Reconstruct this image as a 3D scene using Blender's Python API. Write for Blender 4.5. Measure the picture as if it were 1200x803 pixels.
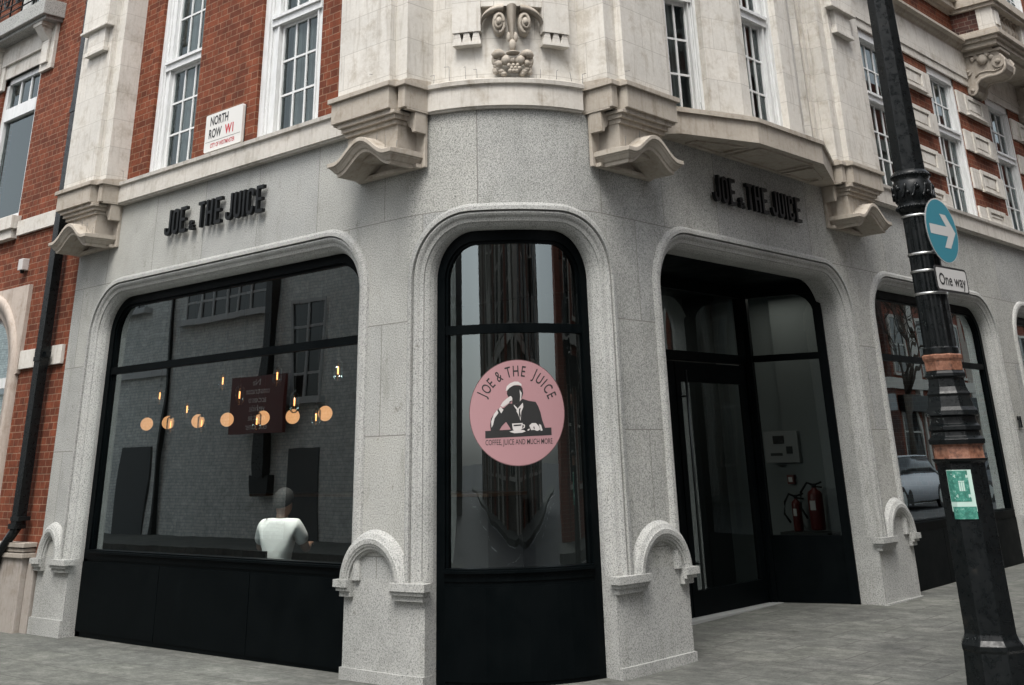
import bpy, bmesh, math, random
from math import sin, cos, pi, radians, sqrt, atan2
from mathutils import Vector, Matrix
random.seed(7)
sc = bpy.context.scene
for o in list(bpy.data.objects): bpy.data.objects.remove(o)
COL = sc.collection
# ------------------------------------------------------------------ camera
YAW, PITCH, ROLL, FPX = .7237, .42670, .0272, 1294.9
CZ = 1.54
ca, sa, cb, sb, cc, s_c = cos(YAW), sin(YAW), cos(PITCH), sin(PITCH), cos(ROLL), sin(ROLL)
fwd = Vector((-sa*cb, ca*cb, sb)); rt = Vector((ca, sa, 0)); dn = fwd.cross(rt)
r2 = rt*cc + dn*s_c; d2 = dn*cc - rt*s_c
cd = bpy.data.cameras.new('camera'); cam = bpy.data.objects.new('camera', cd); COL.objects.link(cam)
M = Matrix((( r2.x, -d2.x, -fwd.x, 0), (r2.y, -d2.y, -fwd.y, 0), (r2.z, -d2.z, -fwd.z, CZ), (0, 0, 0, 1)))
cam.matrix_world = M
cd.sensor_fit = 'HORIZONTAL'; cd.sensor_width = 36; cd.lens = FPX/1200*36
cd.shift_x = 0; cd.shift_y = -(401.5+50.47)/1200
cd.clip_start = .1; cd.clip_end = 2000
sc.camera = cam
sc.render.resolution_x = 1024; sc.render.resolution_y = 685
# ------------------------------------------------------------------ world
SUN_EL, SUN_AZ = radians(58), radians(150)   # azimuth measured clockwise from +Y
w = bpy.data.worlds.new('World'); sc.world = w; w.use_nodes = True
nt = w.node_tree; nt.nodes.clear()
out = nt.nodes.new('ShaderNodeOutputWorld'); bg = nt.nodes.new('ShaderNodeBackground')
sky = nt.nodes.new('ShaderNodeTexSky'); sky.sky_type = 'NISHITA'; sky.sun_disc = False
sky.sun_elevation = SUN_EL; sky.sun_rotation = SUN_AZ; sky.dust_density = 3; sky.air_density = 1.0
hs = nt.nodes.new('ShaderNodeHueSaturation'); hs.inputs['Saturation'].default_value = .22
nt.links.new(sky.outputs[0], hs.inputs['Color']); nt.links.new(hs.outputs[0], bg.inputs[0])
bg.inputs[1].default_value = .15
nt.links.new(bg.outputs[0], out.inputs[0])
sl = bpy.data.lights.new('sun', 'SUN'); sl.energy = 1.1; sl.angle = radians(25); sl.color = (1, .96, .9)
so = bpy.data.objects.new('sun', sl); COL.objects.link(so)
sd = Vector((sin(SUN_AZ)*cos(SUN_EL), cos(SUN_AZ)*cos(SUN_EL), sin(SUN_EL)))
so.rotation_euler = sd.to_track_quat('Z', 'Y').to_euler()
vs = sc.view_settings; vs.view_transform = 'Standard'; vs.look = 'None'; vs.gamma = 1; vs.exposure = 1.22
vs.use_curve_mapping = False
# ------------------------------------------------------------------ materials
def mat(name, base=(.5, .5, .5), rough=.6, metal=0, spec=.5):
    m = bpy.data.materials.new(name); m.use_nodes = True
    b = m.node_tree.nodes['Principled BSDF']
    b.inputs['Base Color'].default_value = (*base, 1); b.inputs['Roughness'].default_value = rough
    b.inputs['Metallic'].default_value = metal; b.inputs['Specular IOR Level'].default_value = spec
    return m
def N(m, t, **kw):
    n = m.node_tree.nodes.new(t)
    for k, v in kw.items():
        if k in n.inputs: n.inputs[k].default_value = v
        else: setattr(n, k, v)
    return n
def L(m, a, b): m.node_tree.links.new(a, b)
def ramp(m, fac, stops):
    r = N(m, 'ShaderNodeValToRGB'); e = r.color_ramp.elements
    e[0].position, e[0].color = stops[0][0], (*stops[0][1], 1)
    e[1].position, e[1].color = stops[-1][0], (*stops[-1][1], 1)
    for p, c in stops[1:-1]:
        q = e.new(p); q.color = (*c, 1)
    L(m, fac, r.inputs[0]); return r.outputs[0]
def mix(m, fac, a, b, mode='MIX'):
    n = N(m, 'ShaderNodeMix', data_type='RGBA', blend_type=mode)
    if isinstance(fac, (int, float)): n.inputs[0].default_value = fac
    else: L(m, fac, n.inputs[0])
    for i, v in ((6, a), (7, b)):
        if isinstance(v, tuple): n.inputs[i].default_value = (*v, 1)
        else: L(m, v, n.inputs[i])
    return n.outputs[2]
def noise(m, scale, detail=3, rough=.6, stretch=None, coord='Object'):
    tc = N(m, 'ShaderNodeTexCoord'); src = tc.outputs[coord]
    if stretch:
        mp = N(m, 'ShaderNodeMapping'); mp.inputs['Scale'].default_value = stretch; L(m, src, mp.inputs[0]); src = mp.outputs[0]
    n = N(m, 'ShaderNodeTexNoise'); n.inputs['Scale'].default_value = scale; n.inputs['Detail'].default_value = detail
    n.inputs['Roughness'].default_value = rough
    L(m, src, n.inputs['Vector']); return n.outputs['Fac']
def bump(m, h, strength=.3, dist=.01):
    b = N(m, 'ShaderNodeBump'); b.inputs['Strength'].default_value = strength; b.inputs['Distance'].default_value = dist
    L(m, h, b.inputs['Height']); L(m, b.outputs[0], m.node_tree.nodes['Principled BSDF'].inputs['Normal'])
def setc(m, c, sock='Base Color'): L(m, c, m.node_tree.nodes['Principled BSDF'].inputs[sock])
def bricknode(m, bw, rh, mortar, c1=(1, 1, 1), c2=(1, 1, 1), cm=(0, 0, 0), squash=1., sf=2, off=.5, shift=(0, 0), warp=0):
    tc = N(m, 'ShaderNodeTexCoord'); mp = N(m, 'ShaderNodeMapping'); mp.inputs['Location'].default_value = (*shift, 0)
    L(m, tc.outputs['UV'], mp.inputs[0])
    b = N(m, 'ShaderNodeTexBrick'); b.offset = off; b.squash = squash; b.squash_frequency = sf
    for k, v in (('Scale', 1.), ('Brick Width', bw), ('Row Height', rh), ('Mortar Size', mortar), ('Mortar Smooth', .15), ('Bias', 0.)):
        b.inputs[k].default_value = v
    for k, v in (('Color1', c1), ('Color2', c2), ('Mortar', cm)): b.inputs[k].default_value = (*v, 1)
    L(m, mp.outputs[0], b.inputs['Vector']); return b
# granite
def granite_mat(name, lo=.19, hi=.52, jw=.95, jh=.87, shift=(.3, 0)):
    m = mat(name, rough=.72, spec=.3)
    sp = noise(m, 105, 2.5, .85)
    c = ramp(m, sp, [(.33, (lo*.55, lo*.57, lo*.56)), (.43, (lo*1.3, lo*1.32, lo*1.29)), (.50, (.385, .388, .372)), (.66, (hi*1.04, hi*1.035, hi*1.0))])
    st = noise(m, 1.6, 6, .62)
    c = mix(m, ramp(m, st, [(.35, (0, 0, 0)), (.7, (.55, .55, .55))]), c, (.20, .197, .182), 'MULTIPLY') if False else c
    c = mix(m, .8, c, ramp(m, st, [(.3, (.80, .81, .80)), (.55, (1, 1, 1)), (.75, (1.0, .99, .97))]), 'MULTIPLY')
    sk = noise(m, 3, 5, .7, (2.2, 2.2, .6))
    c = mix(m, .75, c, ramp(m, sk, [(.28, (.74, .74, .71)), (.46, (1, 1, 1))]), 'MULTIPLY')
    sp2 = noise(m, 9, 6, .75)
    c = mix(m, .7, c, ramp(m, sp2, [(.29, (.42, .40, .35)), (.37, (1, 1, 1))]), 'MULTIPLY')
    big = noise(m, .7, 3, .6)
    c = mix(m, .8, c, ramp(m, big, [(.35, (.84, .84, .83)), (.6, (1.03, 1.03, 1.02))]), 'MULTIPLY')
    if jw:
        bb = bricknode(m, jw, jh, .004, (.87, .88, .89), (1.07, 1.06, 1.02), (1, 1, 1), shift=shift)
        c = mix(m, .8, c, bb.outputs['Color'], 'MULTIPLY')
        b = bricknode(m, jw, jh, .004, shift=shift)
        c = mix(m, b.outputs['Fac'], c, (.17, .165, .15))
    setc(m, c); bump(m, sp, .22, .004); return m
M_gran = granite_mat('granite')
M_gran2 = granite_mat('granite_carved', lo=.20, hi=.45, jw=0)
def port_mat(name, col=(.62, .60, .555), jw=.9, jh=.335, shift=(0, .02)):
    m = mat(name, rough=.8, spec=.25)
    st = noise(m, 2.2, 6, .65); fine = noise(m, 30, 5, .7)
    c = mix(m, ramp(m, st, [(.3, (0, 0, 0)), (.75, (1, 1, 1))]), tuple(v*.86 for v in col), tuple(min(1, v*1.06) for v in col))
    c = mix(m, .5, c, ramp(m, fine, [(.3, (.85, .82, .78)), (.6, (1.03, 1.03, 1.03))]), 'MULTIPLY')
    sk = noise(m, 6, 4, .65, (3, 3, .3))
    c = mix(m, .7, c, ramp(m, sk, [(.3, (.68, .65, .61)), (.47, (1, 1, 1))]), 'MULTIPLY')
    soot = noise(m, 4.5, 7, .72)
    c = mix(m, .55, c, ramp(m, soot, [(.34, (.60, .55, .48)), (.48, (1, 1, 1))]), 'MULTIPLY')
    pit = noise(m, 14, 6, .75)
    c = mix(m, .6, c, ramp(m, pit, [(.26, (.4, .38, .34)), (.33, (1, 1, 1))]), 'MULTIPLY')
    if jw:
        bb = bricknode(m, jw, jh, .004, (.92, .92, .92), (1.05, 1.04, 1.03), (1, 1, 1), shift=shift)
        c = mix(m, .7, c, bb.outputs['Color'], 'MULTIPLY')
        b = bricknode(m, jw, jh, .0022, shift=shift)
        c = mix(m, b.outputs['Fac'], c, (.34, .315, .28))
    setc(m, c); bump(m, fine, .3, .006); return m
M_port = port_mat('portland_stone')
M_portn = port_mat('portland_moulded', col=(.55, .525, .48), jw=0)
M_portc = port_mat('portland_carved', col=(.42, .38, .325), jw=0)
M_portd = port_mat('portland_weathered', col=(.36, .325, .28), jw=0)
def brick_mat(name, c1, c2, cm, bw=.225, rh=.076, mo=.0048, sq=.5, dirt=.4):
    m = mat(name, rough=.85, spec=.2)
    b = bricknode(m, bw, rh, mo, c1, c2, cm, squash=sq, sf=2)
    n1 = noise(m, 3.5, 5, .6); n2 = noise(m, 45, 3, .7); n3 = noise(m, 9, 1, .5)
    c = mix(m, .8, b.outputs['Color'], ramp(m, n1, [(.3, (.72, .72, .72)), (.7, (1.18, 1.15, 1.12))]), 'MULTIPLY')
    c = mix(m, dirt, c, ramp(m, n2, [(.35, (.6, .6, .6)), (.6, (1.15, 1.15, 1.15))]), 'MULTIPLY')
    c = mix(m, .6, c, ramp(m, n3, [(.35, (.78, .78, .78)), (.65, (1.2, 1.18, 1.15))]), 'MULTIPLY')
    setc(m, c)
    inv = N(m, 'ShaderNodeMath', operation='SUBTRACT'); inv.inputs[0].default_value = 1; L(m, b.outputs['Fac'], inv.inputs[1])
    bump(m, inv.outputs[0], .5, .006); return m
M_brick = brick_mat('red_brick', (.19, .056, .028), (.112, .034, .019), (.23, .135, .09))
M_brickd = brick_mat('dark_purple_brick', (.10, .042, .032), (.05, .03, .028), (.16, .13, .11))
M_brickp = brick_mat('pale_painted_brick', (.70, .74, .72), (.63, .67, .65), (.48, .52, .51), dirt=.2, mo=.008)
M_brickr = brick_mat('street_red_brick', (.24, .062, .036), (.17, .048, .03), (.26, .2, .16))
M_brickg = brick_mat('grey_stock_brick', (.16, .14, .12), (.11, .10, .085), (.18, .17, .15))
M_white = mat('white_paint', (.74, .75, .74), .35)
_n = noise(M_white, 12, 4, .6, (2, 2, .4)); setc(M_white, ramp(M_white, _n, [(.3, (.56, .57, .56)), (.6, (.66, .67, .665))]))
M_black = mat('black_paint', (.001, .0018, .0022), .5, spec=.05)
_n = noise(M_black, 3, 5, .7); setc(M_black, ramp(M_black, _n, [(.35, (.0008, .0017, .0021)), (.7, (.002, .0032, .0036))]))
setc(M_black, ramp(M_black, _n, [(.3, (.36, .36, .36)), (.7, (.55, .55, .55))]), 'Roughness')
M_gloss = mat('gloss_black_iron', (.003, .004, .0045), .3, spec=.28)
_n = noise(M_gloss, 22, 5, .7); setc(M_gloss, ramp(M_gloss, _n, [(.35, (.2, .2, .2)), (.7, (.5, .5, .5))]), 'Roughness'); bump(M_gloss, _n, .18, .004)
_n2 = noise(M_gloss, 7, 5, .7); setc(M_gloss, ramp(M_gloss, _n2, [(.3, (.0018, .003, .0034)), (.62, (.005, .0065, .007)), (.8, (.02, .018, .015))]))
M_letter = mat('black_letter', (.004, .005, .0055), .4, spec=.25)
M_copper = mat('brown_tape', (.30, .125, .075), .5)
_n = noise(M_copper, 30, 5, .7); setc(M_copper, ramp(M_copper, _n, [(.35, (.07, .034, .022)), (.5, (.20, .085, .05)), (.68, (.28, .15, .10))]))
M_steel = mat('steel_band', (.6, .6, .58), .35, 1)
M_dark = mat('interior_dark', (.030, .032, .032), .8)
M_dgrey = mat('interior_grey', (.04, .046, .046), .8)
M_lgrey = mat('lobby_wall', (.20, .22, .22), .8)
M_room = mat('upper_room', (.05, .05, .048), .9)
M_curt = mat('net_curtain', (.34, .36, .34), .9)
_n = noise(M_curt, 14, 2, .5, (1, 1, .02)); setc(M_curt, ramp(M_curt, _n, [(.35, (.17, .185, .175)), (.6, (.42, .44, .42))]))
M_lead = mat('lead', (.12, .125, .125), .6)
M_grout = mat('dirt', (.06, .055, .05), .9)
# road and pavement
M_pave = mat('pavement', rough=.85, spec=.25)
_a = noise(M_pave, 4.0, 6, .7, (1, 1.5, 1)); _b = noise(M_pave, 60, 3, .7); _c = noise(M_pave, 1.0, 4, .6); _d = noise(M_pave, 14, 5, .75, (1, 1.8, 1)); _g = noise(M_pave, 6, 1, .4)
c = ramp(M_pave, _a, [(.3, (.085, .088, .082)), (.5, (.13, .133, .124)), (.72, (.20, .20, .188))])
c = mix(M_pave, .6, c, ramp(M_pave, _b, [(.3, (.6, .6, .6)), (.6, (1.1, 1.1, 1.1))]), 'MULTIPLY')
c = mix(M_pave, .8, c, ramp(M_pave, _c, [(.35, (.72, .72, .72)), (.65, (1.1, 1.1, 1.08))]), 'MULTIPLY')
c = mix(M_pave, .7, c, ramp(M_pave, _d, [(.35, (.62, .63, .62)), (.55, (1.05, 1.05, 1.05))]), 'MULTIPLY')
c = mix(M_pave, .8, c, ramp(M_pave, _g, [(.25, (.6, .6, .58)), (.29, (1, 1, 1)), (.76, (1, 1, 1)), (.79, (1.3, 1.3, 1.28))]), 'MULTIPLY')
_bb = bricknode(M_pave, .60, .45, .008, (.90, .90, .91), (1.08, 1.08, 1.06), (1, 1, 1), shift=(.1, .2)); c = mix(M_pave, .8, c, _bb.outputs['Color'], 'MULTIPLY')
_br = bricknode(M_pave, .60, .45, .008, shift=(.1, .2)); c = mix(M_pave, _br.outputs['Fac'], c, (.075, .075, .07))
setc(M_pave, mix(M_pave, 1.0, c, (.93, .93, .91), 'MULTIPLY')); bump(M_pave, _d, .3, .01)
M_road = mat('asphalt', rough=.85); _a = noise(M_road, 80, 3, .7); _b = noise(M_road, .6, 4, .6)
c = mix(M_road, .7, ramp(M_road, _a, [(.3, (.03, .03, .032)), (.7, (.085, .085, .085))]), ramp(M_road, _b, [(.3, (.7, .7, .7)), (.7, (1.2, 1.2, 1.2))]), 'MULTIPLY'); setc(M_road, c)
M_line = mat('road_paint', (.7, .7, .68), .7)
M_kerb = granite_mat('kerb_granite', jw=.9, jh=.6)
# glass
def glass_mat(name, tint=(.75, .79, .79), k=1.0, base=.0, rough=0.0, wav=0, wsc=(1, 1, .35)):
    m = bpy.data.materials.new(name); m.use_nodes = True; t = m.node_tree; t.nodes.clear()
    o = t.nodes.new('ShaderNodeOutputMaterial'); mx = t.nodes.new('ShaderNodeMixShader')
    tr = t.nodes.new('ShaderNodeBsdfTransparent'); tr.inputs[0].default_value = (*tint, 1)
    gl = t.nodes.new('ShaderNodeBsdfGlossy'); gl.inputs['Roughness'].default_value = rough; gl.inputs[0].default_value = (.86, .97, .985, 1)
    fr = t.nodes.new('ShaderNodeFresnel'); fr.inputs[0].default_value = 1.52
    ml = t.nodes.new('ShaderNodeMath'); ml.operation = 'MULTIPLY_ADD'; ml.inputs[1].default_value = k; ml.inputs[2].default_value = base; ml.use_clamp = True
    t.links.new(fr.outputs[0], ml.inputs[0]); t.links.new(ml.outputs[0], mx.inputs[0])
    t.links.new(tr.outputs[0], mx.inputs[1]); t.links.new(gl.outputs[0], mx.inputs[2]); t.links.new(mx.outputs[0], o.inputs[0])
    if wav:
        tc = t.nodes.new('ShaderNodeTexCoord'); nz = t.nodes.new('ShaderNodeTexNoise'); nz.inputs['Scale'].default_value = 2.2; nz.inputs['Detail'].default_value = 1
        mp = t.nodes.new('ShaderNodeMapping'); mp.inputs['Scale'].default_value = wsc
        bp = t.nodes.new('ShaderNodeBump'); bp.inputs['Strength'].default_value = 1; bp.inputs['Distance'].default_value = wav
        t.links.new(tc.outputs['Object'], mp.inputs[0]); t.links.new(mp.outputs[0], nz.inputs['Vector']); t.links.new(nz.outputs['Fac'], bp.inputs['Height'])
        t.links.new(bp.outputs[0], gl.inputs['Normal'])
    return m
M_glass = glass_mat('shop_glass', (.66, .75, .76), 2.3, .09, wav=.0012)
M_glassd = glass_mat('door_glass', (.55, .62, .62), 2.0, .03, wav=.001)
M_glassc = glass_mat('curved_glass', (.72, .78, .78), 1.9, .05, wav=.003, wsc=(4, 4, .10))
M_pane = glass_mat('sash_pane', (.80, .85, .84), 1.0, .01, wav=.0012)
M_clear = glass_mat('clear_bulb', (.96, .96, .96), .8, .0)
def emis(name, col, st):
    m = mat(name, col, .4); b = m.node_tree.nodes['Principled BSDF']
    b.inputs['Emission Color'].default_value = (*col, 1); b.inputs['Emission Strength'].default_value = st; return m
M_globe = emis('lit_globe', (1, .46, .20), .55)
M_fil = emis('lit_filament', (1, .36, .11), 2.2)
# ------------------------------------------------------------------ mesh builder
class MB:
    def __init__(s): s.v = []; s.f = []; s.sm = []
    def vert(s, p): s.v.append(tuple(p)); return len(s.v)-1
    def face(s, idx, smooth=False): s.f.append(tuple(idx)); s.sm.append(smooth)
    def poly(s, pts, smooth=False): s.face([s.vert(p) for p in pts], smooth)
    def grid(s, rows, smooth=False, closed=False):
        n = len(rows[0]); ids = [[s.vert(p) for p in r] for r in rows]
        for i in range(len(rows)-1):
            for j in range(n if closed else n-1):
                k = (j+1) % n
                s.face((ids[i][j], ids[i][k], ids[i+1][k], ids[i+1][j]), smooth)
    def box(s, F, u0, u1, v0, v1, w0, w1, nu=1):
        """box in local coords mapped by F(u,v,w); nu splits along u (for curved maps)"""
        us = [u0+(u1-u0)*i/nu for i in range(nu+1)]
        ring = lambda u: [s.vert(F(u, v0, w0)), s.vert(F(u, v1, w0)), s.vert(F(u, v1, w1)), s.vert(F(u, v0, w1))]
        R = [ring(u) for u in us]
        for a, b in zip(R, R[1:]):
            for j in range(4):
                k = (j+1) % 4; s.face((a[j], b[j], b[k], a[k]))
        s.face(R[0]); s.face(R[-1][::-1])
    def prism(s, F, pts, w0, w1, smooth=False):
        """pts list of (a,b); F(a,b,w)"""
        a = [s.vert(F(x, y, w0)) for x, y in pts]; b = [s.vert(F(x, y, w1)) for x, y in pts]
        n = len(pts)
        for i in range(n):
            j = (i+1) % n; s.face((a[i], a[j], b[j], b[i]), smooth)
        s.face(a[::-1]); s.face(b)
    def lathe(s, c, prof, n=16, axis=2, smooth=True, cap=True, ph=0):
        rows = []
        for r, h in prof:
            rows.append([(c[0]+r*cos(2*pi*k/n+ph), c[1]+r*sin(2*pi*k/n+ph), c[2]+h) for k in range(n)])
        ids = [[s.vert(p) for p in row] for row in rows]
        for a, b in zip(ids, ids[1:]):
            for j in range(n):
                k = (j+1) % n; s.face((a[j], a[k], b[k], b[j]), smooth)
        if cap: s.face(ids[0][::-1]); s.face(ids[-1])
    def tube(s, pts, r, n=8, smooth=True):
        pts = [Vector(p) for p in pts]; rr = r if isinstance(r, (list, tuple)) else [r]*len(pts)
        rows = []
        for i, p in enumerate(pts):
            t = (pts[min(i+1, len(pts)-1)]-pts[max(i-1, 0)]).normalized()
            a = t.cross(Vector((0, 0, 1))); a = a.normalized() if a.length > 1e-3 else Vector((1, 0, 0)); b = t.cross(a)
            rows.append([p+(a*cos(2*pi*k/n)+b*sin(2*pi*k/n))*rr[i] for k in range(n)])
        ids = [[s.vert(p) for p in row] for row in rows]
        for x, y in zip(ids, ids[1:]):
            for j in range(n):
                k = (j+1) % n; s.face((x[j], x[k], y[k], y[j]), smooth)
        s.face(ids[0][::-1]); s.face(ids[-1])
    def ball(s, c, r, sz=(1, 1, 1), nu=14, nv=9, bumpy=0):
        rows = []
        for i in range(nv+1):
            th = pi*i/nv
            rows.append([(c[0]+r*sz[0]*sin(th)*cos(2*pi*k/nu)*(1+bumpy*random.uniform(-1, 1)), c[1]+r*sz[1]*sin(th)*sin(2*pi*k/nu)*(1+bumpy*random.uniform(-1, 1)), c[2]+r*sz[2]*cos(th)) for k in range(nu)])
        s.grid(rows, True, True)
    def build(s, name, m, parent=None, normals=True, bevel=0, weld=True):
        me = bpy.data.meshes.new(name); me.from_pydata(s.v, [], s.f)
        me.polygons.foreach_set('use_smooth', s.sm)
        bm = bmesh.new(); bm.from_mesh(me)
        if weld: bmesh.ops.remove_doubles(bm, verts=bm.verts, dist=1e-5)
        if normals: bmesh.ops.recalc_face_normals(bm, faces=bm.faces)
        if bevel:
            es = [e for e in bm.edges if len(e.link_faces) == 2 and e.calc_face_angle(0) > radians(35)]
            bmesh.ops.bevel(bm, geom=es, offset=bevel, segments=2, affect='EDGES', clamp_overlap=True, profile=.6)
        bm.normal_update()
        uv = bm.loops.layers.uv.new('uv')
        for f in bm.faces:
            n = f.normal
            for l in f.loops:
                p = l.vert.co
                if abs(n.z) > .75: l[uv].uv = (p.x, p.y)
                elif abs(n.x) > abs(n.y): l[uv].uv = (p.y, p.z)
                else: l[uv].uv = (p.x, p.z)
        bm.to_mesh(me); bm.free(); me.update()
        me.materials.append(m)
        o = bpy.data.objects.new(name, me); COL.objects.link(o)
        if parent: o.parent = parent
        return o
def I(a, b, c): return (a, b, c)
def tag(o, label=None, cat=None, group=None, kind=None):
    for k, v in (('label', label), ('category', cat), ('group', group), ('kind', kind)):
        if v: o[k] = v
    return o
def empty(name, label, cat, group=None, loc=(0, 0, 0)):
    e = bpy.data.objects.new(name, None); COL.objects.link(e); e.location = loc; e.empty_display_size = .2
    bpy.context.view_layer.update()
    return tag(e, label, cat, group)
def attach(o, p):
    """parent keeping world placement (p only translated)"""
    o.parent = p; o.location = o.location - p.location if not p.parent else o.location
    return o
def part(mb, name, m, root, bevel=0, normals=True, label=None):
    o = mb.build(name, m, None, normals=normals, bevel=bevel)
    o.parent = root
    # world offset of the root chain
    off = Vector((0, 0, 0)); q = root
    while q: off += q.location; q = q.parent
    o.location = -off
    if label: o['label'] = label
    return o
# ------------------------------------------------------------------ plan of the corner
YL, XR, RA = 6.6, -5.9, 1.26
CX0, CY0 = XR-RA, YL+RA      # arc centre (-7.16, 7.86)
HA = RA*pi/4
def W(s, z, d=0.):
    """wall coordinates: s along the facade, z up, d depth into the building"""
    if s < -HA: return Vector((CX0+(s+HA), YL+d, z))
    if s > HA: return Vector((XR-d, CY0+(s-HA), z))
    a = (s+HA)/RA
    return Vector((CX0+(RA-d)*sin(a), CY0-(RA-d)*cos(a), z))
def WF(u, v, w): return W(u, v, w)
def sl_(x): return x-CX0-HA        # facade coordinate of a point on the North Row wall
def sr_(y): return y-CY0+HA        # ... on the side street wall
def G(x, y): return .03*max(0, min(1, (x+12)/5)) + .014*max(0, y-8)
def srange(s0, s1, step=.12):
    pts = {s0, s1}
    for b in (-HA, HA):
        if s0 < b < s1: pts.add(b)
    k = max(1, int((min(s1, HA)-max(s0, -HA))/step)) if min(s1, HA) > max(s0, -HA) else 0
    if k:
        a, b = max(s0, -HA), min(s1, HA)
        for i in range(k+1): pts.add(a+(b-a)*i/k)
    return sorted(pts)
def wbox(mb, s0, s1, z0, z1, d0, d1):
    S = srange(s0, s1)
    rows = []
    R = [[mb.vert(W(s, z0, d0)), mb.vert(W(s, z1, d0)), mb.vert(W(s, z1, d1)), mb.vert(W(s, z0, d1))] for s in S]
    for a, b in zip(R, R[1:]):
        for j in range(4):
            k = (j+1) % 4; mb.face((a[j], b[j], b[k], a[k]))
    mb.face(R[0]); mb.face(R[-1][::-1])
def wsweep(mb, s0, s1, prof, caps=True, smooth=False):
    """sweep a (d,z) profile along the facade"""
    S = srange(s0, s1)
    R = [[mb.vert(W(s, z, d)) for d, z in prof] for s in S]
    n = len(prof)
    for a, b in zip(R, R[1:]):
        for j in range(n):
            k = (j+1) % n; mb.face((a[j], b[j], b[k], a[k]), smooth)
    if caps: mb.face(R[0]); mb.face(R[-1][::-1])

Z_CORN0, Z_CORN1 = 4.34, 4.60
Z_HEAD, RAD = 3.32, .40
Z_CAP = .70
OPEN = dict(left=(sl_(-12.2), sl_(-7.8)), centre=(-.728, .82), door=(sr_(8.655), sr_(12.17)), far=(sr_(13.01), sr_(16.6)), far2=(sr_(17.66), sr_(21.2)))
S_END, S_FAR = sl_(-12.86), sr_(22.3)
O_W = .20
def outline(o, s0, s1, zb, zt=Z_HEAD, r=RAD, n=18):
    """opening outline offset outward by o, from bottom-left, over the top, to bottom-right"""
    rr = max(r+o, .03); a0, a1, t = s0-o, s1+o, zt+o
    pts = [(a0, zb)]
    if a0 < -HA < a1 or True:
        pass
    for i in range(n+1):
        a = pi-(pi/2)*i/n; pts.append((a0+rr+rr*cos(a), t-rr+rr*sin(a)))
    m = 14
    A, B = a0+rr, a1-rr
    for i in range(1, m): pts.append((A+(B-A)*i/m, t))
    for i in range(n+1):
        a = pi/2-(pi/2)*i/n; pts.append((a1-rr+rr*cos(a), t-rr+rr*sin(a)))
    pts.append((a1, zb))
    return pts
# ---- the corner building -------------------------------------------------
bld = empty('corner_building', 'grey granite and red brick corner building with the coffee shop on its ground floor', 'building', loc=(-7, 8, 0))
def granite_wall():
    mb = MB()
    o = O_W
    ops = sorted(OPEN.values())
    # piers between the moulding outlines, from cap level up to the cornice
    edges = [S_END]
    for a, b in ops: edges += [a-o, b+o]
    edges.append(S_FAR)
    for i in range(0, len(edges), 2):
        a, b = edges[i], edges[i+1]
        S = srange(a, b, .1)
        zb = Z_CAP if i not in (0, ) else -.1
        for p, q in zip(S, S[1:]):
            mb.poly([W(p, zb, 0), W(q, zb, 0), W(q, Z_CORN0, 0), W(p, Z_CORN0, 0)], -HA-.01 < p < HA)
    for a, b in ops:
        pts = outline(o, a, b, Z_CAP)
        for (s, z), (s2, z2) in zip(pts, pts[1:]):
            if abs(s2-s) < 1e-6: continue
            mb.poly([W(s, z, 0), W(s2, z2, 0), W(s2, Z_CORN0, 0), W(s, Z_CORN0, 0)], s > -HA and s2 < HA)
    # left end return
    return part(mb, 'granite_wall', M_gran, bld, normals=False)
granite_wall()
PROF = [(.20, 0), (.192, -.022), (.170, -.036), (.138, -.038), (.134, .004), (.128, .006), (.126, -.020), (.112, -.024), (.095, -.014), (.078, .004), (.060, .012), (.050, .016), (.047, .030), (.034, .040), (.018, .058), (.006, .085), (0, .105), (0, .145)]
def surround(key, deep=0):
    a, b = OPEN[key]; mb = MB()
    prof = PROF + ([(0, .15+deep)] if deep else [(0, .20)])
    rows = [[W(s, z, d) for s, z in outline(o, a, b, Z_CAP)] for o, d in prof]
    mb.grid(rows, False)
    # lower reveal
    for s in (a, b):
        mb.poly([W(s, -.1, 0), W(s, -.1, .15+max(deep, .05)), W(s, Z_CAP, .15+max(deep, .05)), W(s, Z_CAP, 0)])
    ob = part(mb, 'window_surround' if key != 'door' else 'door_surround', M_gran2, bld, normals=False)
    return ob
for k in OPEN: surround(k, .16 if k == 'door' else 0)
# piers
def pier(a, b, zb, arch):
    """lower pier with hood arch and impost caps"""
    c = (a+b)/2; wid = b-a
    mb = MB()
    S = srange(a, b, .08)
    for p, q in zip(S, S[1:]): mb.poly([W(p, -.1, -.002), W(q, -.1, -.002), W(q, Z_CAP+.02, -.002), W(p, Z_CAP+.02, -.002)])
    wbox(mb, a-.004, b+.004, -.1, zb+.075, -.028, .1)
    pr = part(mb, 'pier_base', M_gran2, bld, bevel=0)
    # arch hood (elliptical: rx wide, rz high)
    mb = MB(); c, rx, rz = arch
    zs = Z_CAP-.03; n = 28
    prof = [(.055, -.0), (.030, -.045), (.0, -.062), (-.008, -.070), (-.040, -.070), (-.048, -.064), (-.060, -.060), (-.064, -.052), (-.080, -.048), (-.084, -.030), (-.098, -.026), (-.104, .0)]
    rows = []
    for e, d in prof:
        rows.append([W(c-(rx+e)*cos(pi*i/n), zs+(rz+e)*sin(pi*i/n), d) for i in range(n+1)])
    mb.grid(rows, False)
    for sgn, ed in ((-1, a), (1, b)):
        i0 = c+sgn*(rx-.104); e0 = ed+sgn*.045
        lo, hi = min(i0, e0), max(i0, e0)
        wbox(mb, lo, hi, zs-.018, zs+.034, -.088, .03)
        wbox(mb, lo+(.0 if sgn > 0 else .02), hi-(.02 if sgn > 0 else .0), zs-.045, zs-.018, -.070, .02)
        wbox(mb, lo+(.0 if sgn > 0 else .035), hi-(.035 if sgn > 0 else .0), zs-.085, zs-.045, -.045, .01)
    o = part(mb, 'pier_arch_moulding', M_gran2, bld, bevel=0)
    return pr
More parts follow.
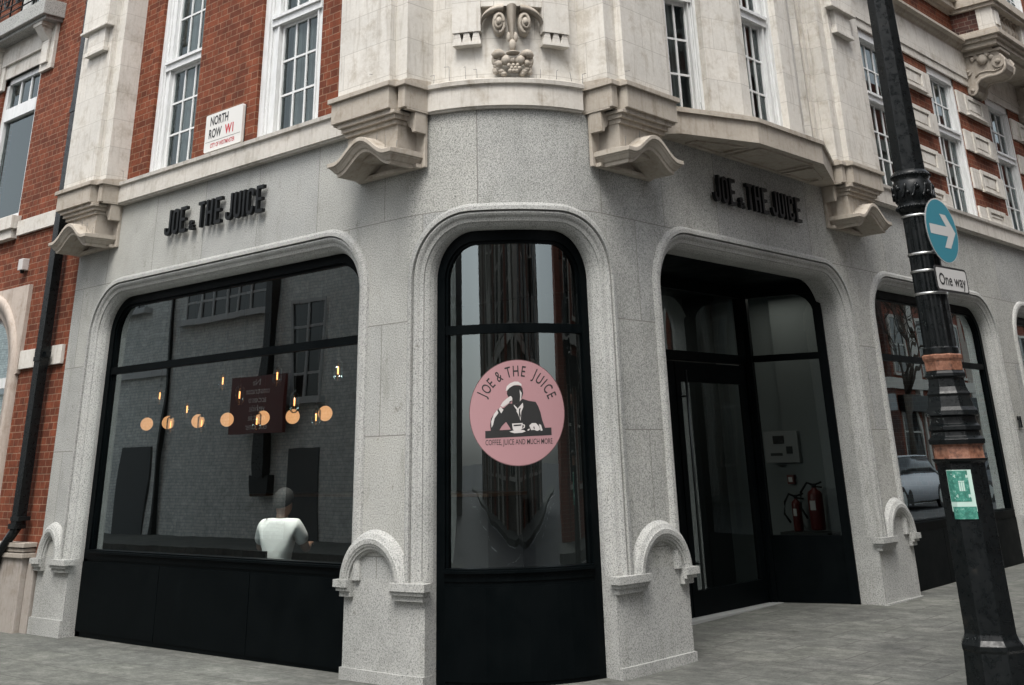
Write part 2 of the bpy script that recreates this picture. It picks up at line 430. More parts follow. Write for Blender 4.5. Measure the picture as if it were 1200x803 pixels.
P = [(S_END+.0, OPEN['left'][0]), (OPEN['left'][1], OPEN['centre'][0]), (OPEN['centre'][1], OPEN['door'][0]), (OPEN['door'][1], OPEN['far'][0]), (OPEN['far'][1], OPEN['far2'][0])]
AR_ = [(sl_(-12.60), .215, .325), (sl_(-7.44), .35, .335), (sr_(8.28), .355, .335), (sr_(12.70), .31, .335), (sr_(17.13), .34, .335)]
for (a, b), z, ar_ in zip(P, (.08, .03, .03, .03, .12), AR_): pier(a, b, z, ar_)
# ---- shop windows ---------------------------------------------------------
def ring_frame(mb, a, b, zb, oi, d0, d1, zt=Z_HEAD, oo=0.0, r=RAD):
    po = outline(oo, a, b, zb, zt, r); pi_ = outline(oi, a, b, zb, zt, r)
    rows = [[W(s, z, d1) for s, z in po], [W(s, z, d0) for s, z in po], [W(s, z, d0) for s, z in pi_], [W(s, z, d1) for s, z in pi_]]
    mb.grid(rows)
def pane_mesh(a, b, zb, zt_cut, oi, d, zt=Z_HEAD):
    """glass sheet inside the outline, columns of quads"""
    mb = MB(); pts = outline(oi, a, b, zb, zt)
    for (s, z), (s2, z2) in zip(pts, pts[1:]):
        if s2-s < 1e-6: continue
        if zt_cut is None:
            mb.poly([W(s, zb, d), W(s2, zb, d), W(s2, z2, d), W(s, z, d)], True)
        else:
            mb.poly([W(s, zb, d), W(s2, zb, d), W(s2, min(zt_cut, z2), d), W(s, min(zt_cut, z), d)], True)
    return mb
def shop_window(key, zg=.79, zbar=2.545, glass=None, fr=.085, dep=.15, label=None):
    a, b = OPEN[key]; glass = glass or M_glass
    mb = MB()
    ring_frame(mb, a, b, 0, -fr, dep, dep+.09)
    ring_frame(mb, a+fr, b-fr, zg, -.022, dep+.02, dep+.07, zt=Z_HEAD-fr, r=RAD-fr)
    wbox(mb, a+fr, b-fr, zg-.085, zg, dep-.01, dep+.09)
    wbox(mb, a+fr, b-fr, zg-.03, zg-.012, dep-.035, dep)
    f = part(mb, 'shop_window', M_black, bld, label=label)
    mb = MB(); wbox(mb, a+fr, b-fr, zbar-.035, zbar+.035, dep+.01, dep+.08); part(mb, 'transom_bar', M_black, f)
    fi = fr
    part(pane_mesh(a, b, zg, zbar-.035, -fi, dep+.045), 'glass_pane', glass, f, normals=False)
    # upper pane
    mb = MB(); pts = outline(-fi, a, b, zbar+.035)
    for (s, z), (s2, z2) in zip(pts, pts[1:]):
        if s2-s < 1e-6: continue
        mb.poly([W(s, zbar+.035, dep+.045), W(s2, zbar+.035, dep+.045), W(s2, max(z2, zbar+.035), dep+.045), W(s, max(z, zbar+.035), dep+.045)], True)
    part(mb, 'glass_pane', glass, f, normals=False)
    mb = MB(); wbox(mb, a, b, -.1, zg-.085, dep, dep+.1)
    if key == 'centre':
        wbox(mb, a+.09, b-.09, .06, zg-.12, dep-.008, dep)
    else:
        nn = 3
        for k in range(nn): wbox(mb, a+(b-a)*k/nn+.004, a+(b-a)*(k+1)/nn-.004, .05, zg-.11, dep-.007, dep)
    part(mb, 'stall_riser', M_black, bld)
    return f
shop_window('left', label='wide shop window with one transom bar and a black panel below')
shop_window('centre', zbar=2.525, glass=M_glassc, label='narrow curved shop window at the corner')
shop_window('far', label='shop window behind the street lamp')
shop_window('far2')
# ---- doorway (splayed lobby) ---------------------------------------------
xd = -7.1
zl = Z_HEAD+.0
A_, B_ = Vector((xd, 11.93, 0)), Vector((-6.2, 12.18, 0))
def splay(A, B):
    U = (B-A).normalized(); Nn = Vector((U.y, -U.x, 0))
    def F(u, z, w): q = A+U*u+Nn*w; return Vector((q.x, q.y, z))
    return F, (B-A).length
FS, LS = splay(A_, B_)
mb = MB()
mb.box(FS, 0, .09, 0.02, zl, -.05, .05); mb.box(FS, LS-.08, LS+.02, .02, zl, -.05, .05)
mb.box(FS, .09, LS-.08, .02, .72, -.03, .03); mb.box(FS, .09, LS-.08, 2.49, 2.56, -.035, .035); mb.box(FS, .09, LS-.08, 3.2, zl, -.04, .04)
# rounded upper corner fillet
cr = .22; cxx, czz = LS-.08-cr, 3.2-cr
arc = [(cxx+cr*cos(t*pi/16), czz+cr*sin(t*pi/16)) for t in range(0, 9)]
mb.prism(FS, [(LS-.08, 3.2)]+arc, -.03, .03)
side = part(mb, 'side_light', M_black, bld, label='angled window with a solid black panel beside the door')
mb = MB(); mb.poly([FS(.09, .72, 0), FS(LS-.08, .72, 0), FS(LS-.08, 2.49, 0), FS(.09, 2.49, 0)]); part(mb, 'glass_pane', M_glassd, side, normals=False)
mb = MB(); mb.poly([FS(.09, 2.56, 0), FS(LS-.08, 2.56, 0), FS(LS-.08, 3.2, 0), FS(.09, 3.2, 0)]); part(mb, 'glass_pane', M_glassd, side, normals=False)
# hidden splay on the other side
FS2, LS2 = splay(Vector((-6.2, 8.66, 0)), Vector((xd, 8.95, 0)))
mb = MB(); mb.box(FS2, 0, LS2, .0, zl, -.04, .04); part(mb, 'lobby_side_panel', M_black, bld)
def FD(u, z, w): return Vector((xd+w, u, z))
mb = MB()
mb.box(FD, 8.95, 11.9, 2.47, 2.56, -.05, .05); mb.box(FD, 8.95, 11.93, 3.2, zl, -.05, .05); mb.box(FD, 11.86, 11.93, 0, 3.2, -.05, .05)
mb.box(FD, 8.95, 9.02, 0, 3.2, -.05, .05); mb.box(FD, 10.40, 10.44, 2.56, 3.2, -.04, .04) if False else None
dframe = part(mb, 'door_frame', M_black, bld)
mb = MB(); mb.poly([FD(9.02, 2.56, 0), FD(11.86, 2.56, 0), FD(11.86, 3.2, 0), FD(9.02, 3.2, 0)]); part(mb, 'glass_pane', M_glassd, dframe, normals=False)
for y0, y1, hx in ((10.44, 11.85, 10.52), (9.03, 10.42, 10.34)):
    mb = MB(); z0 = .09
    mb.box(FD, y0, y0+.09, z0, 2.45, -.025, .025); mb.box(FD, y1-.09, y1, z0, 2.45, -.025, .025)
    mb.box(FD, y0+.09, y1-.09, z0, z0+.22, -.025, .025); mb.box(FD, y0+.09, y1-.09, 2.25, 2.45, -.025, .025)
    dr = part(mb, 'door', M_black, bld)
    mb = MB(); mb.poly([FD(y0+.09, z0+.22, 0), FD(y1-.09, z0+.22, 0), FD(y1-.09, 2.25, 0), FD(y0+.09, 2.25, 0)]); part(mb, 'glass_pane', M_glassd, dr, normals=False)
    if hx < 10.4: continue
    mb = MB(); mb.tube([(xd+.10, hx, .32), (xd+.10, hx, 2.36)], .014)
    for zz in (.55, 2.1): mb.tube([(xd+.02, hx, zz), (xd+.10, hx, zz)], .01)
    part(mb, 'handle', mat('brushed_steel', (.07, .08, .08), .4, 1), dr)
mb = MB(); mb.box(I, xd-.06, xd+.16, 8.95, 11.93, .0, .088); part(mb, 'threshold', mat('threshold_stone', (.26, .27, .26), .6), bld, bevel=.004)
mb = MB(); mb.box(I, xd, XR-.3, 8.6, 12.25, zl, zl+.1); part(mb, 'lobby_ceiling', M_black, bld)
# ---- cornice over the shop front ------------------------------------------
def cprof(pj, z0=Z_CORN0, z1=Z_CORN1):
    return [(.05, z0), (-pj+.035, z0), (-pj+.03, z0+.012), (-pj+.012, z0+.02), (-pj+.012, z1-.055), (-pj-.015, z1-.045), (-pj-.02, z1-.008), (-pj+.02, z1+.01), (.1, z1+.045), (.1, z0)]
PJ = .10
mb = MB()
wsweep(mb, S_END+.9, sl_(-7.75), cprof(PJ)); part(mb, 'cornice', M_portn, bld)
mb = MB(); wsweep(mb, sl_(-6.92), sr_(7.55)+.02, cprof(.07)); part(mb, 'cornice', M_portn, bld)
mb = MB(); wsweep(mb, sr_(12.9), S_FAR, cprof(PJ)); part(mb, 'cornice', M_portn, bld)
# ---- corbels, pilasters ----------------------------------------------------
def basis(side, c):
    """local (u along the facade, v outward, z)"""
    if side == 'L': return lambda u, v, z: Vector((c+u, YL-v, z))
    return lambda u, v, z: Vector((XR+v, c+u, z))
def corbel(side, c, inner, m=M_portc):
    """inner = +1/-1: which end has the stepped return"""
    F = basis(side, c)
    mb = MB()
    # backing block
    mb.box(F, -.44, .44, .0, .035, 3.87, Z_CORN0)
    # body
    mb.box(F, -.33, .33, .03, .26, 3.98, Z_CORN0)
    # cyma under cornice
    for k, (e, h0, h1) in enumerate(((.36, 4.23, 4.27), (.38, 4.27, 4.31), (.40, 4.31, Z_CORN0))):
        mb.box(F, -e+.02, e-.02, .03, .26+.03*(k+1), h0, h1)
    # side brackets next to the wall
    for sg in (-1, 1):
        pr = [(.33, Z_CORN0), (.45, Z_CORN0), (.45, 4.16), (.41, 4.16), (.395, 4.20), (.365, 4.215), (.35, 4.25), (.33, 4.26)]
        mb.prism(lambda a, z, v: F(sg*a, v, z), pr, .03, .16)
    # swept cap: bell shaped front
    def zt(u):
        t = abs(u)/.42
        if t > .82: return 3.985
        q = t/.82; return 3.985+.165*(.5+.5*cos(pi*q))
    lay = [(0, 0), (0, -.036), (.014, -.040), (.018, -.050), (.030, -.058), (.052, -.088), (.066, -.094), (.070, -.122)]
    rows = []
    nU = 44
    def contour(e, dz, back=.03):
        h = .42-e; pts = [F(-h, back, zt(-.42)+dz), F(-h, h, zt(-.42)+dz)]
        pts += [F(-h+2*h*i/nU, h, zt((-h+2*h*i/nU)*.42/.42)+dz) for i in range(1, nU)]
        return pts+[F(h, h, zt(.42)+dz), F(h, back, zt(.42)+dz)]
    rows.append([F(-.42, .03, zt(.42)+.01)]+[F(-.42+.84*i/nU, .25, zt(-.42+.84*i/nU)+.012) for i in range(0, nU+1)]+[F(.42, .03, zt(.42)+.01)])
    rows += [contour(e, dz) for e, dz in lay]
    mb.grid(rows, False)
    h = .35; mb.grid([[F(-h+2*h*i/nU, v, zt(-h+2*h*i/nU)-.122-(.0 if v > .3 else .004)) for i in range(nU+1)] for v in (h, .03)], False)
    mb.box(F, -.40, .40, .035, .09, 3.865, 3.90)
    # cornice block with stepped inner return
    z0, z1 = Z_CORN0, Z_CORN1
    def blk(u0, u1, v1):
        mb.box(F, u0, u1, -.2, v1-.03, z0, z0+.015); mb.box(F, u0-.0, u1+.0, -.2, v1, z0+.015, z1-.05); mb.box(F, u0-.028, u1+.028, .0, v1+.028, z1-.05, z1-.006)
        # sloped top
        mb.prism(lambda v, z, u: F(u, v, z), [(0, z1-.006), (v1+.02, z1-.006), (v1-.05, z1+.02), (0, z1+.04)], u0-.02, u1+.02)
    blk(-.44, .34, .38) if inner > 0 else blk(-.34, .44, .38)
    if inner > 0: blk(.375, .46, .30)
    else: blk(-.46, -.375, .30)
    mb.box(F, -.42 if inner > 0 else -.42, .42, .02, .27, z0, z1-.02)
    if inner > 0: blk(-.50, -.445, .20)
    else: blk(.445, .50, .20)
    return part(mb, 'corbel', m, bld, bevel=.004)
corbel('L', -12.42, 1); corbel('L', -7.32, 1); corbel('R', 8.08, -1); corbel('R', 12.45, -1)
ZT = 12.0
def pilaster(side, c, inner):
    F = basis(side, c); mb = MB()
    u0, u1 = (-.40, .30) if inner > 0 else (-.30, .40)
    mb.box(F, u0, u1, 0, .34, Z_CORN1+.02, ZT)
    if inner > 0: mb.box(F, .30, .335, 0, .27, Z_CORN1+.02, ZT); mb.box(F, .335, .45, -.3, .27, Z_CORN1+.02, ZT); 
    else: mb.box(F, -.335, -.30, 0, .27, Z_CORN1+.02, ZT); mb.box(F, -.47, -.335, -.3, .27, Z_CORN1+.02, ZT)
    return part(mb, 'pilaster', M_port, bld, bevel=.003)
pilaster('L', -12.42, 1); pilaster('L', -7.32, 1); pilaster('R', 8.08, -1); pilaster('R', 12.45, -1)
# hanging block ornaments high on the outer pilasters
for side, c, ins in (('L', -12.42, 1), ('R', 12.45, -1)):
    F = basis(side, c); mb = MB()
    o_ = .02 if ins > 0 else -.02
    mb.box(F, o_-.20, o_+.20, .34, .40, 6.27, 6.56); mb.box(F, o_-.32, o_+.28, .34, .43, 6.56, 7.9)
    mb.box(F, o_-.23, o_+.23, .34, .415, 6.22, 6.27); mb.box(F, o_-.34, o_+.30, .34, .45, 6.53, 6.56)
    part(mb, 'pilaster_ornament', M_port, bld, bevel=.006)
# ---- upper walls ------------------------------------------------------------
def panel(mb, F, u0, u1, z0, z1, holes, depth=.16):
    us = sorted({u0, u1} | {h[0] for h in holes} | {h[1] for h in holes}); zs = sorted({z0, z1} | {h[2] for h in holes} | {h[3] for h in holes})
    for a, b in zip(us, us[1:]):
        for c, d in zip(zs, zs[1:]):
            m_, n_ = (a+b)/2, (c+d)/2
            if any(h[0] < m_ < h[1] and h[2] < n_ < h[3] for h in holes): continue
            mb.poly([F(a, 0, c), F(b, 0, c), F(b, 0, d), F(a, 0, d)])
    for h in holes:
        a, b, c, d = h
        for q in ([(a, c), (a, d)], [(b, d), (b, c)], [(a, d), (b, d)], [(b, c), (a, c)]):
            (x1, y1), (x2, y2) = q
            mb.poly([F(x1, 0, y1), F(x2, 0, y2), F(x2, -depth, y2), F(x1, -depth, y1)])
FL = lambda u, v, z: Vector((u, YL-v, z))
FR = lambda u, v, z: Vector((XR+v, u, z))
SILL = Z_CORN1+.01
WL = [(-11.56, -10.64), (-9.49, -8.44)]
mb = MB(); holes = [(a, b, SILL, 7.7) for a, b in WL]+[(a, b, 8.9, 11.2) for a, b in WL]
panel(mb, FL, -12.02, -7.7, Z_CORN1-.02, ZT, holes, .2)
part(mb, 'brick_wall', M_brick, bld, normals=False)
def sash(F, u0, u1, z0, ztr, ztop, rec, fw=.22, cols=3, rows=3, curtain=True, parent=None, root=None, seed=0, up=3, fwr=None):
    """white sash window: F(u,v,z), v negative = recessed"""
    root = root or bld
    mb = MB(); v0 = -rec
    fwr = fw if fwr is None else fwr
    g0, g1 = u0+fw, u1-fwr
    def fr(a, b, c, d, e, f): mb.box(F, a, b, e, f, c, d)
    # stepped architrave
    for k, (w0, w1, dv) in enumerate(((0, fw*.30, .05), (fw*.30, fw*.42, .028), (fw*.42, fw*.75, .012), (fw*.75, fw*.85, .03))):
        fr(u0+w0, u0+w1, z0, ztop, v0-.06, v0+dv); fr(u1-w1*fwr/fw, u1-w0*fwr/fw, z0, ztop, v0-.06, v0+dv)
    fr(u0, u1, ztop-.12, ztop, v0-.06, v0+.05)
    # transom
    fr(u0+fw*.42, u1-fwr*.42, ztr, ztr+.11, v0-.06, v0+.045); fr(u0+fw*.5, u1-fwr*.5, ztr+.075, ztr+.11, v0+.045, v0+.07)
    fr(g0-.03, g1+.03, z0, z0+.05, v0-.07, v0-.01)
    # sash stiles
    for a, b in ((z0+.04, ztr), (ztr+.11, ztop-.12)):
        fr(g0-.035, g0, a, b, v0-.055, v0-.015); fr(g1, g1+.035, a, b, v0-.055, v0-.015)
        fr(g0, g1, a, a+.035, v0-.055, v0-.015); fr(g0, g1, b-.035, b, v0-.055, v0-.015)
    f = part(mb, 'sash_window', M_white, root)
    mb = MB()
    for (a, b, nr) in ((z0+.075, ztr-.035, rows), (ztr+.145, ztop-.155, up)):
        for i in range(1, cols):
            u = g0+(g1-g0)*i/cols; mb.box(F, u-.011, u+.011, v0-.05, v0-.022, a, b)
        for j in range(1, nr):
            z = a+(b-a)*j/nr
            for i in range(cols):
                e0 = g0+(g1-g0)*i/cols+.011*(i > 0); e1 = g0+(g1-g0)*(i+1)/cols-.011*(i < cols-1)
                mb.box(F, e0, e1, v0-.05, v0-.022, z-.011, z+.011)
    part(mb, 'glazing_bars', M_white, f)
    mb = MB(); mb.poly([F(g0-.01, v0-.036, z0+.05), F(g1+.01, v0-.036, z0+.05), F(g1+.01, v0-.036, ztop-.12), F(g0-.01, v0-.036, ztop-.12)])
    part(mb, 'glass_pane', M_pane, f, normals=False)
    if curtain:
        mb = MB(); n = 40
        rows_ = []
        for z in (z0, ztop):
            fr_ = (1, .72, .9, .6)[seed % 4]; rows_.append([F(g0-.08+(g1-g0+.16)*fr_*i/n, v0-.16+.02*sin(i*1.9+seed)+.012*sin(i*.8+seed*2), z) for i in range(n+1) ])
        mb.grid(rows_, True); part(mb, 'curtain', M_curt, f, normals=False)
    return f
for i, (a, b) in enumerate(WL):
    for z_, t_, u_ in ((SILL, 5.86, 7.68), (8.9, 10.1, 11.2)): sash(FL, a, b, z_, t_, u_, .09, fw=(.23, .28)[i], fwr=(.05, .19)[i], seed=i)
# stone return between the corner pilaster and brick; right end
# ---- curved corner wall -----------------------------------------------------
mb = MB(); S = srange(sl_(-6.90), sr_(7.66), .09)
for p, q in zip(S, S[1:]): mb.poly([W(p, Z_CORN1, .02), W(q, Z_CORN1, .02), W(q, ZT, .02), W(p, ZT, .02)], True)
part(mb, 'curved_stone_wall', M_port, bld, normals=False)
# carved ornament (s0 is the middle of the corner)
s0 = .06
mb = MB()
for a, b in ((-.52, -.27), (.27, .52)):
    wbox(mb, s0+a, s0+b, 5.05, ZT, -.075, .02)
    wbox(mb, s0+a, s0+b, 4.93, 4.955, -.07, .02)
    for k in range(3):
        u = s0+a+(b-a)*(k+.5)/3; hw = (b-a)/6
        pts = [(-hw*.95, 4.955), (hw*.95, 4.955), (hw*.5, 5.05), (-hw*.5, 5.05)]
        mb.prism(lambda x, z, d, u=u: W(u+x, z, d), pts, -.062, .02)
part(mb, 'carved_panel', M_port, bld, bevel=0)
# keystone with volutes
mb = MB()
wbox(mb, s0-.27, s0+.27, 5.29, ZT, -.06, .02)
mb2 = MB()
def shaft(z): return .028+.02*max(0, (z-5.0))*2.2
zz = [4.93+.036*i for i in range(0, 11)]
rows = []
for k in range(0, 13):
    rows.append([W(s0-shaft(z)*cos(pi*k/12)*min(1.6, .6+1.6*(z-4.9)), z, .01-(.05+.10*min(1, (z-4.9)*2.2))*sin(pi*k/12)) for z in zz])
mb2.grid(rows, True)
for sg in (-1, 1):
    cx_, cz_ = s0+sg*.112, 5.125
    # spiral volute
    pts = []
    for i in range(0, 40):
        t = i/39; a = -.5*pi+t*3.6*pi; r = .078*(1-t*.83)
        pts.append(W(cx_-sg*r*cos(a)*.62, cz_+r*sin(a)*1.25, -.07-.035*t))
    mb2.tube(pts, [.017*(1-.35*i/39) for i in range(40)], 7)
    mb2.ball(W(cx_, cz_, -.10), .026, (1, 1, 1.3))
    # disc behind
    rows = []
    for r, d in ((.098, .0), (.092, -.06), (.07, -.07), (.0, -.065)):
        rows.append([W(cx_+r*cos(a*pi/10)*.62, cz_+r*sin(a*pi/10)*1.22, d) for a in range(21)])
    mb2.grid(rows, True)
    # arched hood from the volute to the side panel
    pts = []; 
    rows = []
    for rr, d in ((.0, .0), (.0, -.085), (.045, -.095), (.05, .0)):
        row = []
        for i in range(13):
            a = pi*.52*i/12+.0
            row.append(W(s0+sg*(.072+(.198)*sin(a)*.98), 5.10+(.165-rr+.0)*cos(a)+.03, d))
        rows.append(row)
    mb2.grid(rows, True)
    # acanthus drop
    mb2.ball(W(s0+sg*.03, 4.99, -.05), .03, (.7, .7, 1.6))
mb2.ball(W(s0, 4.91, -.06), .033, (1.0, 1.0, 1.7)); mb2.ball(W(s0, 4.835, -.06), .042, (1.5, 1.5, .4))
part(mb, 'keystone_panel', M_port, bld)
part(mb2, 'carved_keystone', M_portc, bld)
mb = MB()
WQ = lambda a_, z_, d_: W(a_, 4.64+(z_-4.64)*.80, d_)
random.seed(3)
for x, z, r in ((-.06, 4.80, .046), (.06, 4.80, .048), (0, 4.80, .03), (-.12, 4.76, .034), (.12, 4.77, .032)): mb.ball(WQ(s0+x, z, -.055), r, (1, 1, 1), bumpy=.08)
for k in range(9): 
    rw = (0, 1, 2)[k//3]; x = (k % 3-1)*.036*(1-.12*rw)
    mb.ball(WQ(s0+x+(.018 if rw == 1 else 0), 4.735-.032*rw, -.075), .0185)
for sg in (-1, 1):
    for j in range(7):
        a = .3+.42*j; mb.ball(WQ(s0+sg*(.10+.045*sin(a*1.3)), 4.83-.03*j, -.035), .027, (1.1, 1.1, .9), bumpy=.25)
    pts = [WQ(s0+sg*(.07+.09*t), 4.85+.03*sin(t*3), -.04-.03*sin(t*3)) for t in [i/8 for i in range(9)]]
    mb.tube(pts, [.018+.022*sin(i/8*2.4) for i in range(9)], 7)
    mb.ball(WQ(s0+sg*.165, 4.80, -.045), .026, (.7, .7, 1.6), bumpy=.2); mb.ball(WQ(s0+sg*.15, 4.69, -.03), .026, (1, 1, 1.4), bumpy=.3)
part(mb, 'carved_festoon', M_portc, bld)
# ---- canted stone bay on the side street ------------------------------------
bay = [(XR-.02, 8.62), (-5.68, 8.78), (-5.34, 9.68), (-5.32, 10.98), (-5.72, 12.02), (XR-.02, 12.02)]
bayw = [(-5.84, 8.80), (-5.50, 9.73), (-5.48, 10.92), (-5.84, 11.9)]
mb = MB()
def pl_prism(mb, pts, z0, z1):
    a = [mb.vert((x, y, z0)) for x, y in pts]; b = [mb.vert((x, y, z1)) for x, y in pts]; n = len(pts)
    for i in range(n): j = (i+1) % n; mb.face((a[i], a[j], b[j], b[i]))
    mb.face(a[::-1]); mb.face(b)
def grow(pts, k):
    out_ = [(x+(k if 0 < i < len(pts)-1 else 0), y+(k*(1 if i > len(pts)/2-.5 else -1)*(.6 if 0 < i < len(pts)-1 else .4))) for i, (x, y) in enumerate(pts)]
    return out_
pl_prism(mb, bay, Z_CORN0, Z_CORN1-.05); pl_prism(mb, grow(bay, .025), Z_CORN1-.05, Z_CORN1-.008); pl_prism(mb, grow(bay, -.03), Z_CORN1-.008, Z_CORN1+.02)
# raised frame strips on soffit (sunk panels)
def strip(x0, y0, x1, y1, w=.02, z=Z_CORN0):
    d = Vector((x1-x0, y1-y0, 0)).normalized(); n = Vector((-d.y, d.x, 0))*w
    P_ = [(x0+n.x, y0+n.y), (x1+n.x, y1+n.y), (x1-n.x, y1-n.y), (x0-n.x, y0-n.y)]
    pl_prism(mb, P_, z-.018, z)
for poly_ in ([(-5.83, 9.12), (-5.72, 9.12), (-5.50, 9.72), (-5.83, 9.72)], [(-5.83, 9.85), (-5.43, 9.85), (-5.42, 10.88), (-5.83, 10.88)], [(-5.83, 11.0), (-5.48, 11.0), (-5.68, 11.6), (-5.83, 11.6)]):
    for i in range(4): strip(*poly_[i], *poly_[(i+1) % 4])
part(mb, 'bay_base', M_portc, bld)
def seg_basis(p, q):
    U = Vector((q[0]-p[0], q[1]-p[1], 0)); Ln = U.length; U.normalize(); Nn = Vector((U.y, -U.x, 0))
    return (lambda u, v, z: Vector((p[0]+U.x*u+Nn.x*v, p[1]+U.y*u+Nn.y*v, z))), Ln
F1, L1 = seg_basis(bayw[0], bayw[1]); F2, L2 = seg_basis(bayw[1], bayw[2]); F3, L3 = seg_basis(bayw[2], bayw[3])
mb = MB()
H1 = (.10, .56, SILL, 7.7); H2 = (.16, .92, SILL, 7.7); H3 = (.2, L3-.2, SILL, 7.7)
panel(mb, F1, 0, L1, SILL-.01, ZT, [H1], .22); panel(mb, F2, 0, L2, SILL-.01, ZT, [H2], .22); panel(mb, F3, 0, L3, SILL-.01, ZT, [H3], .22)
part(mb, 'bay_wall', M_port, bld, normals=False)
sash(F1, .10, .56, SILL, 5.86, 7.68, .13, fw=.10, cols=2, curtain=True, seed=4)
sash(F2, .16, .92, SILL, 5.86, 7.68, .13, fw=.18, cols=3, seed=5)
sash(F3, .2, L3-.2, SILL, 5.86, 7.68, .13, fw=.10, cols=2, seed=6)
mb = MB()   # shallow wall strips
mb.box(FR, 8.45, 8.82, -.05, .05, SILL, ZT); mb.box(FR, 11.88, 12.1, -.05, .1, SILL, ZT); mb.box(FR, 11.95, 12.0, .1, .14, SILL, ZT)
part(mb, 'stone_strip', M_port, bld)
# ---- right hand brick wall with banded piers --------------------------------
WR = [(13.69, 14.72), (16.0, 17.03), (18.33, 19.37), (20.66, 21.7)]
mb = MB(); ZH = 6.80
holes = [(a, b, SILL, ZH) for a, b in WR]+[(a, b, 8.5, 11.0) for a, b in WR]
panel(mb, FR, 13.0, 22.3, Z_CORN1-.02, ZT, holes, .2)
part(mb, 'brick_wall', M_brick, bld, normals=False)
for i, (a, b) in enumerate(WR):
    sash(FR, a, b, SILL, 5.80, ZH, .06, fw=.17, cols=3, rows=3, up=2, seed=i+7)
    sash(FR, a, b, 8.5, 9.8, 11, .06, fw=.17, cols=3, rows=3, up=2, seed=i+7)
mb = MB()
mb.box(FR, 12.9, 13.69, .0, .035, SILL, 6.95)      # plain stone strip next to the pilaster
part(mb, 'stone_strip', M_port, bld, bevel=.004)
zb = [(6.27, 6.63), (5.68, 6.00), (5.09, 5.40), (SILL+.02, 4.82)]
for a, b in ((14.72, 16.0), (17.03, 18.33), (19.37, 20.66)):
    for z0, z1 in zb:
        mb = MB(); mb.box(FR, a, b, 0, .03, z0, z1)
        m_ = (a+b)/2; h_ = min(.16, (z1-z0)/2+.01); zc = (z0+z1)/2
        mb.box(FR, m_-.36, m_+.36, .03, .055, zc-h_, zc-h_+.06); mb.box(FR, m_-.36, m_+.36, .03, .055, zc+h_-.06, zc+h_)
        mb.box(FR, m_-.36, m_-.28, .03, .055, zc-h_+.06, zc+h_-.06); mb.box(FR, m_+.28, m_+.36, .03, .055, zc-h_+.06, zc+h_-.06)
        mb.box(FR, m_-.22, m_+.22, .03, .042, zc-h_+.09, zc+h_-.09)
        mb.box(FR, m_-.38, m_+.38, .03, .085, zc-h_-.02, zc-h_)
        part(mb, 'stone_band_block', M_port, bld, bevel=.003)
mb = MB()
mb.box(FR, 12.9, 22.3, 0, .05, 6.92, 7.36); mb.box(FR, 13.05, 22.3, 0, .03, 6.80, 6.92)
part(mb, 'stone_frieze', M_port, bld, bevel=.004)
def hmould(mb, u0, u1, z0, pts):
    mb.prism(lambda v, z, u: FR(u, v, z), [(0, z0)]+[(v, z0+z) for v, z in pts]+[(0, z0+pts[-1][1])], u0, u1)
mb = MB(); hmould(mb, 12.9, 22.3, 7.36, [(.05, 0), (.06, .03), (.10, .06), (.12, .10), (.19, .12), (.19, .16), (.05, .19)]); part(mb, 'string_course', M_portc, bld)
mb = MB(); hmould(mb, 12.9, 22.3, 7.98, [(.05, 0), (.06, .05), (.14, .07), (.14, .17), (.20, .19), (.20, .25), (.04, .30)]); part(mb, 'string_course', M_portc, bld)
# balcony
by0, by1, bx = 17.42, 22.3, XR+.72
mb = MB()
mb.box(I, XR, bx-.08, by0+.08, by1, 7.36, 7.44); mb.box(I, XR, bx-.03, by0+.03, by1, 7.44, 7.50); mb.box(I, XR, bx+.02, by0-.02, by1, 7.50, 7.58); mb.box(I, XR, bx-.02, by0+.02, by1, 7.58, 7.62)
mb.box(I, XR, bx-.2, by0+.2, by1, 7.30, 7.36)
bal = part(mb, 'stone_balcony', M_portc, bld, bevel=.006)
mb = MB(); mb.box(I, XR, XR+.42, by0+.06, by0+.3, 7.62, 7.98); part(mb, 'balcony_side_wall', M_brickd, bal)
mb = MB(); mb.box(I, XR+.42, bx-.04, by0+.05, by0+.36, 7.62, 7.98); mb.box(I, bx-.04, bx-.02, by0+.12, by0+.29, 7.68, 7.92)
part(mb, 'balcony_pedestal', M_port, bal, bevel=.004)
for k in range(1, 4): mb = MB(); mb.box(I, bx-.2, bx-.04, by0+.05+1.3*k, by0+.25+1.3*k, 7.62, 7.98); part(mb, 'balcony_pedestal', M_port, bal, bevel=.004)
y = by0+.46
while y < by1-.05:
    mb = MB(); mb.lathe((bx-.12, y, 7.62), [(.055, 0), (.055, .02), (.03, .04), (.028, .06), (.05, .12), (.055, .16), (.035, .24), (.024, .29), (.03, .32), (.05, .335), (.05, .36)], 12)
    part(mb, 'baluster', M_portc, bal); y += .155
mb = MB(); mb.box(I, XR+.0, bx+.03, by0, by0+.38, 7.98, 8.04); mb.box(I, XR, bx+.07, by0-.04, by0+.42, 8.04, 8.16); mb.box(I, XR, bx+.03, by0, by0+.38, 8.16, 8.22)
mb.box(I, bx-.26, bx+.03, by0+.38, by1, 7.98, 8.04); mb.box(I, bx-.30, bx+.07, by0+.42, by1, 8.04, 8.16); mb.box(I, bx-.26, bx+.03, by0+.38, by1, 8.16, 8.22)
part(mb, 'balcony_rail', M_portc, bal)
